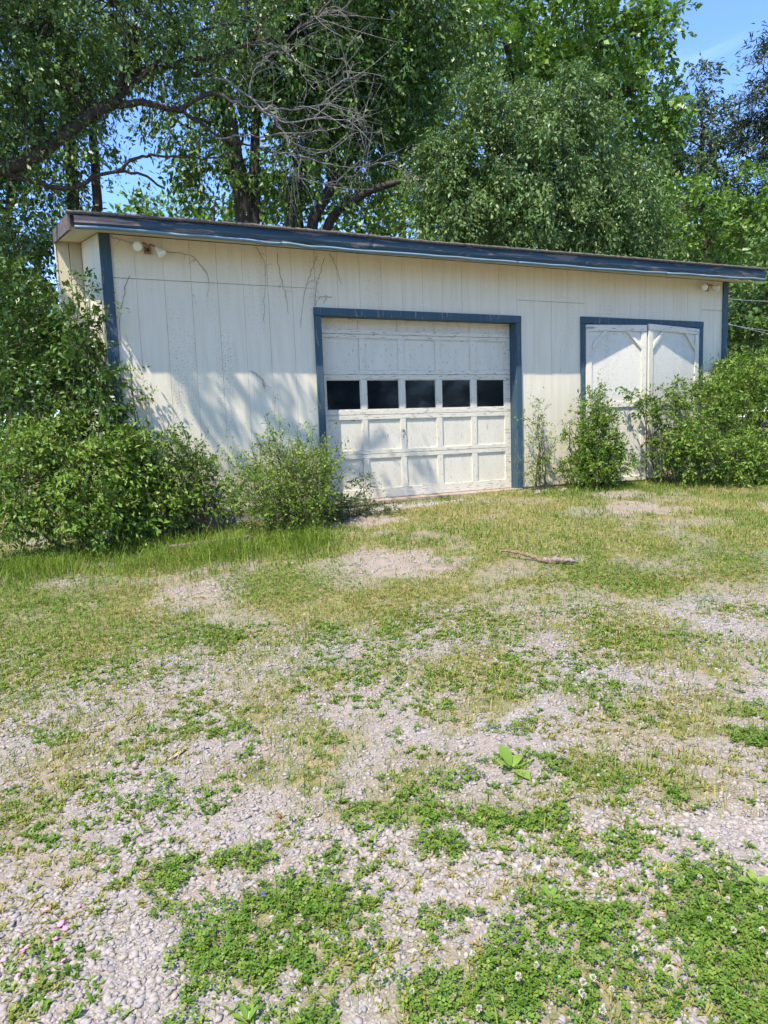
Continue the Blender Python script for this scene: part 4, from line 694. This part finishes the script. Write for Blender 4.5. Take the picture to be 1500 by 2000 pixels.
X, Y, rg = scatter(6000, .75, 4.6, 407); k = rg.random(len(X)) < .55 * ell(X, Y, DRYP, .5, 1.1) * sm(.35, .6, fbm(X, Y, .12, 151)) + .06 * ell(X, Y, CLOVER, .4, 1.); parts.append(blades(X[k], Y[k], rg, .032, .0026, .86, .14, 1.6))
X, Y, rg = scatter(900, .75, 2.8, 408); k = rg.random(len(X)) < .5 * ell(X, Y, CLOVER, .4, 1.); parts.append(blades(X[k], Y[k], rg, .085, .003, .3, .2, .8))
V, F, ti = merge(parts); tag(np_mesh('grass', V, F, GRASSM, tint=ti), 'short patchy green and straw coloured grass across the yard', 'grass', kind='stuff')
# tall grass at the foot of the left shrubs
rg = np.random.default_rng(405); n = 9000; X = rg.uniform(-2.2, 2.0, n); Y = -1.15 - .12 * X + rg.normal(0, .36, n); k = (Y < -.35) & (rg.random(n) < sm(.3, .55, fbm(X, Y, .4, 81)) * .8 + .2)
V, F, ti = blades(X[k], Y[k], rg, .21, .005, .36, .15, .95); tag(np_mesh('tall_grass', V, F, GRASSM, tint=ti), 'tall bending grass along the foot of the left shrubs', 'grass', kind='stuff')
rg = np.random.default_rng(406); n = 2600; X = rg.uniform(5.4, 11, n); Y = -.55 - .12 * (X - 5.4) + rg.normal(0, .16, n)
V, F, ti = blades(X, Y, rg, .085, .006, .3, .2, .6); tag(np_mesh('tall_grass', V, F, GRASSM, tint=ti), 'longer grass along the foot of the right shrubs', 'grass', kind='stuff')
def clover(X, Y, rg, r, hmin, hmax):
    n = len(X); z = ground_z(X, Y) + rg.uniform(hmin, hmax, n); P = np.stack([X, Y, z], 1); nr = unit(np.stack([rg.normal(0, .35, n), rg.normal(0, .35, n), np.ones(n)], 1))
    A = unit(np.cross(nr, np.array([.2, 1, .1]))); B = np.cross(nr, A); a0 = rg.uniform(0, 6.283, n); r = r * rg.uniform(.6, 1.25, n); V = []
    for q_ in range(3):
        a = a0 + q_ * 2.094; d = np.cos(a)[:, None] * A + np.sin(a)[:, None] * B; s = -np.sin(a)[:, None] * A + np.cos(a)[:, None] * B; R_ = r[:, None]
        V.append(np.stack([P, P + d * R_ * .75 + s * R_ * .5 + nr * R_ * .12, P + d * R_ * 1.05, P + d * R_ * .75 - s * R_ * .5 + nr * R_ * .12], 1))
    return np.stack(V, 1).reshape(-1, 3), np.arange(n * 12).reshape(-1, 4), np.repeat(np.clip(rg.normal(.5, .28, n) + .5 * (fbm(X, Y, .25, 141) - .5), 0, 1), 12)
X, Y, rg = scatter(12500, .75, 3.4, 501); k = rg.random(len(X)) < np.maximum(ell(X, Y, CLOVER, .4, 1.0) * sm(.30, .52, fbm(X, Y, .16, 91)), .4 * sm(.67, .75, fbm(X, Y, .22, 93))); V, F, ti = clover(X[k], Y[k], rg, .0108, .003, .028)
tag(np_mesh('clover', V, F, CLOVM, tint=ti), 'dense mats of three leaved clover in the foreground', 'clover', kind='stuff')
X, Y, rg = scatter(3000, 3.4, 7.5, 502); k = rg.random(len(X)) < np.maximum(.6 * ell(X, Y, CLOVER, .5, .9), .22 * grass_amt(X, Y)); V, F, ti = clover(X[k], Y[k], rg, .012, .004, .035)
tag(np_mesh('clover', V, F, CLOVM, tint=ti), 'clover mixed into the grass farther back', 'clover', kind='stuff')
def rosettes(X, Y, rg, ln, w, nl):
    n = len(X); cid = np.repeat(np.arange(n), nl); N = n * nl; az = rg.uniform(0, 6.283, N); el = rg.uniform(.15, 1.1, N); s = (ln * rg.uniform(.5, 1.3, n))[cid] * rg.uniform(.6, 1.1, N)
    d = np.stack([np.cos(az) * np.cos(el), np.sin(az) * np.cos(el), np.sin(el)], 1); sdv = np.stack([-np.sin(az), np.cos(az), 0 * az], 1); P = np.stack([X, Y, ground_z(X, Y) + .003], 1)[cid]
    P = P + rg.normal(0, .25, (N, 3)) * s[:, None] * [1, 1, .0]; ww = (w * s / ln)[:, None]
    V = np.stack([P, P + d * s[:, None] * .5 + sdv * ww * .5, P + d * s[:, None] - [0, 0, 1] * s[:, None] * .2, P + d * s[:, None] * .5 - sdv * ww * .5], 1).reshape(-1, 3)
    return V, np.arange(N * 4).reshape(-1, 4), np.repeat(np.clip(rg.normal(.45, .2, n)[cid] + rg.normal(0, .1, N), 0, 1), 4)
X, Y, rg = scatter(620, .75, 4.8, 601); k = rg.random(len(X)) < sm(.42, .66, fbm(X, Y, .33, 111)); V, F, ti = rosettes(X[k], Y[k], rg, .030, .009, 11)
tag(np_mesh('seedling_weeds', V, F, L_SHRUB, tint=ti), 'tiny weed seedlings scattered through the gravel', 'weeds', kind='stuff')
X, Y, rg = scatter(600, .75, 5.5, 602); k = rg.random(len(X)) < sm(.45, .65, fbm(X, Y, .4, 121)); V, F, ti = rosettes(X[k], Y[k], rg, .03, .006, 9); 
tag(np_mesh('dry_weeds', V, F, GRASSM, tint=np.clip(ti * .5 + .55, 0, 1)), 'dry straw coloured weed tufts in the gravel', 'weeds', kind='stuff')
# ---------------------------------------------------------------- single small things on the ground
def big_leaf(L, Wd, az, el, curl):
    t = np.linspace(0, 1, 7); wv = Wd * np.sin(np.pi * np.clip(t * .93 + .05, 0, 1)) ** .8 * .5; el_t = el - curl * t; dx = np.cumsum(np.cos(el_t)) * L / 7; dz = np.cumsum(np.sin(el_t)) * L / 7
    V = []
    for a_, s in ((-1, .22), (0, 0), (1, .22)): V.append(np.stack([dx, a_ * wv, dz + s * wv], 1))
    V = np.stack(V, 1).reshape(-1, 3); c, s = math.cos(az), math.sin(az); V = np.stack([V[:, 0] * c - V[:, 1] * s, V[:, 0] * s + V[:, 1] * c, V[:, 2]], 1)
    F = np.array([[i * 3 + j, i * 3 + j + 1, i * 3 + j + 4, i * 3 + j + 3] for i in range(6) for j in range(2)]); return V, F
def broadleaf(x, y, label, leaves, tm=.5):
    z = gz_(x, y); t = empty('broadleaf_weed', (x, y, z), label, 'weed')
    for k, (L, Wd, az, el, cu) in enumerate(leaves):
        V, F = big_leaf(L, Wd, math.radians(az), math.radians(el), cu); np_mesh('leaf', V + np.array([x, y, z + .004]), F, WEEDM, t, tint=np.full(len(V), min(1, max(0, tm + .12 * ((k * 7) % 5 - 2)))), smooth=True)
broadleaf(1.184, -6.025, 'broad leaved pale green weed standing alone in the gravel', [(.12, .055, 95, 62, .6), (.10, .045, 30, 45, .9), (.11, .055, -75, 12, .5), (.08, .035, 150, 50, .7), (.085, .04, 10, 20, .5)], .7)
broadleaf(.869, -6.698, 'small upright broadleaf weed beside the foreground clover', [(.045, .018, 20, 50, .5), (.05, .02, 100, 60, .5), (.04, .018, 190, 40, .7), (.045, .02, 280, 30, .6), (.04, .016, 330, 45, .6)], .5)
broadleaf(1.498, -6.968, 'yellowish broadleaf weed in the clover at the right edge', [(.07, .035, 150, 40, .7), (.07, .03, 220, 25, .6), (.06, .03, 80, 50, .6), (.06, .03, 0, 35, .6)], .95)
broadleaf(-.13, -6.68, 'light green narrow leaved weed at the clover edge on the left', [(.06, .016, 100, 55, .9), (.055, .015, 140, 40, .8), (.06, .016, 60, 45, .9), (.045, .014, 250, 30, .7), (.05, .014, 200, 45, .8), (.05, .014, 20, 60, .8)], .45)
# fallen branch
rb = np.random.default_rng(8)
fb = empty('fallen_branch', (3.26, -3.48, gz_(3.26, -3.48)), 'broken brown branch lying in the grass in front of the shed', 'branch')
def gp(x, y, h): return (x, y, gz_(x, y) + h)
P = smooth_path([gp(3.10, -3.10, .06), gp(3.16, -3.27, .062), gp(3.24, -3.36, .035), gp(3.28, -3.50, .022), gp(3.36, -3.62, .02)], 20, .004, rb); V, F = tube_arrays([(P, np.linspace(.011, .017, 20) + rb.normal(0, .0018, 20))], 8); np_mesh('stick', V, F, rough_mat('stripped_brown_bark', (.09, .055, .035), (.30, .195, .13), 1., (40, 40, 12)), fb, smooth=True)
P = smooth_path([gp(3.28, -3.50, .02), gp(3.36, -3.60, .04), gp(3.46, -3.70, .03)], 16, .005, rb); V, F = tube_arrays([(P, np.linspace(.03, .018, 16) + rb.normal(0, .004, 16))], 7); np_mesh('broken_end', V, F, BARE, fb, smooth=True)
P = smooth_path([gp(3.33, -3.52, .02), gp(3.40, -3.55, .07)], 6, .002, rb); V, F = tube_arrays([(P, np.linspace(.012, .005, 6))], 6); np_mesh('stub', V, F, BARE, fb, smooth=True)
# rotten plank half hidden in the tall grass
a_, b_ = Vector((.26, -.95, gz_(.26, -.95) + .02)), Vector((1.2, -1.08, gz_(1.2, -1.08) + .03)); e = (b_ - a_).normalized(); nn_ = Vector((e.y, -e.x, 0)) * .05; u_ = Vector((0, 0, .045))
o = prism('rotten_plank', [a_ - nn_, b_ - nn_, b_ + nn_, a_ + nn_, a_ - nn_ + u_, b_ - nn_ + u_, b_ + nn_ + u_, a_ + nn_ + u_], BARE, None, .006); tag(o, 'rotten brown plank half hidden behind the tall grass', 'plank')
# bark strip, dead leaves, pink chips, purple flower
def flake(name, x, y, L, Wd, az, mat, label, cat, group=None, h=.006, curl=.25):
    z = gz_(x, y); n = 6; t = np.linspace(-.5, .5, n); wv = Wd * .5 * (1 - (2 * np.abs(t)) ** 2.5 * .75); V = []
    for lay in (0, .0016):
        for s in (-1, 0, 1): V.append(np.stack([t * L, s * wv, h + lay + curl * Wd * (s * s) + curl * L * .4 * t * t], 1))
    V = np.stack(V, 1).reshape(-1, 3); c, s = math.cos(az), math.sin(az); V = np.stack([V[:, 0] * c - V[:, 1] * s + x, V[:, 0] * s + V[:, 1] * c + y, V[:, 2] + z], 1); F = []
    for i in range(n - 1):
        a = i * 6; b = a + 6
        for j in (0, 1): F += [[a + j, b + j, b + j + 1, a + j + 1], [a + 3 + j, a + 4 + j, b + 4 + j, b + 3 + j]]
        F += [[a, a + 3, b + 3, b], [a + 2, b + 2, b + 5, a + 5]]
    F += [[0, 1, 4, 3], [1, 2, 5, 4], [30, 33, 34, 31], [31, 34, 35, 32]]
    tag(np_mesh(name, V, np.array(F), mat, origin=(x, y, z), smooth=True), label, cat, group)
STRAW = rough_mat('pale_bark_strip', (.36, .25, .16), (.55, .42, .30), 40); DEADL = rough_mat('dead_leaf', (.16, .06, .03), (.30, .13, .07), 60)
flake('bark_strip', -.116, -5.175, .14, .02, .75, STRAW, 'pale tan bark strip lying on the gravel', 'bark')
for x, y, L, lab in ((.188, -5.851, .035, 'curled brown dead leaf in the gravel above the clover'), (-.301, -5.263, .03, 'brown dead leaf near the pale bark strip'), (-.555, -5.634, .03, 'brown dead leaf among seedlings at mid left'), (-.31, -5.20, .028, 'reddish dead leaf just behind the pale bark strip')):
    flake('dead_leaf', x, y, L, L * .5, x * 9, DEADL, lab, 'leaf', 'dead leaves on the gravel')
PKL = ['large pink stone at the back of the pink scatter', 'large pink stone touching another one in the middle of the scatter', 'pink stone just in front of the large middle one', 'pink stone between the middle pair and the front ones', 'pink stone left of the middle, one of a close pair', 'smaller pink stone of the close pair at left', 'pink stone at the left edge of the picture', 'pink stone alone to the right, in front of the middle pair', 'pink stone farthest right and back in the scatter', 'small pale pink stone behind the close left pair', 'frontmost pink stone near the lower left corner']
for k, (x, y, z) in enumerate(PINK):
    s = .85 * [.016, .017, .014, .012, .013, .010, .011, .010, .010, .009, .011][k]; rk = np.random.default_rng(700 + k)
    V = ICO * (1 + rk.normal(0, .12, (12, 1))) * [s * 1.2, s * .8, s * .45]; c, s_ = math.cos(k), math.sin(k); V = np.stack([V[:, 0] * c - V[:, 1] * s_, V[:, 0] * s_ + V[:, 1] * c, V[:, 2]], 1)
    zz = gz_(x, y) + .008; tag(np_mesh('pink_stone', V + np.array([x, y, zz]), ICOF, PINKM, origin=(x, y, zz)), PKL[k], 'stone', 'pink stones in the gravel')
PETAL = leaf_mat('clover_blossom', [(.50, .44, .38), (.56, .52, .46), (.42, .30, .24)], .2); PURPLE, _n, _b = mat_new('violet_petal'); _b.inputs['Base Color'].default_value = (.30, .16, .62, 1)
def blossom(x, y, r, h, mat, name, label, group, seed):
    rk = np.random.default_rng(seed); z = gz_(x, y); n = 80; d = unit(rk.normal(size=(n, 3)) + [0, 0, .35]); c = np.array([x, y, z + h]); P = c + d * r * .35; s = unit(np.cross(d, rk.normal(size=(n, 3)))); ln = r * rk.uniform(.55, .8, n)[:, None]
    V = np.stack([P, P + d * ln * .6 + s * r * .16, P + d * ln, P + d * ln * .6 - s * r * .16], 1).reshape(-1, 3); F = np.arange(4 * n).reshape(-1, 4); tint = np.repeat(np.clip(.55 - d[:, 2] * .25 + rk.normal(0, .2, n), 0, 1), 4)
    st, sf = tube_arrays([(np.array([[x, y, z], [x + .002, y, z + h * .6], [x, y, z + h]]), .0009)], 4)
    o = np_mesh(name, V, F, mat, tint=tint, origin=(x, y, z)); tag(o, label, 'flower', group)
    so = np_mesh('stalk', st - np.array([x, y, z]), sf, CLOVM); so.parent = o
X, Y, rg = scatter(500, .75, 2.3, 801); e_ = ell(X, Y, [c_ for c_ in CLOVER[3:7]] + CLOVER[14:15], .35, .6); idx = np.nonzero(e_ > .6)[0][::2][:24]
for k in idx: blossom(float(X[k]), float(Y[k]), .0092 * rg.uniform(.8, 1.2), .05 + rg.uniform(0, .015), PETAL, 'clover_blossom', 'round white clover blossom standing over the foreground clover', 'white clover blossoms', 900 + int(k))
blossom(.016, -6.28, .007, .05, PURPLE, 'purple_flower', 'single tiny purple flower in the left clover patch', None, 990)
for k, (x, y) in enumerate(((5.52, -.40), (5.60, -.46), (5.45, -.5), (6.0, -.4), (5.85, -.5))):
    rk = np.random.default_rng(750 + k); V = ICO * (1 + rk.normal(0, .15, (12, 1))) * [.06, .05, .035]; zz = gz_(x, y) + .012
    tag(np_mesh('rubble_stone', V + np.array([x, y, zz]), ICOF, CONC, origin=(x, y, zz)), 'lump of pale rubble at the wall foot beside the thin sapling', 'stone', 'rubble at the wall foot')
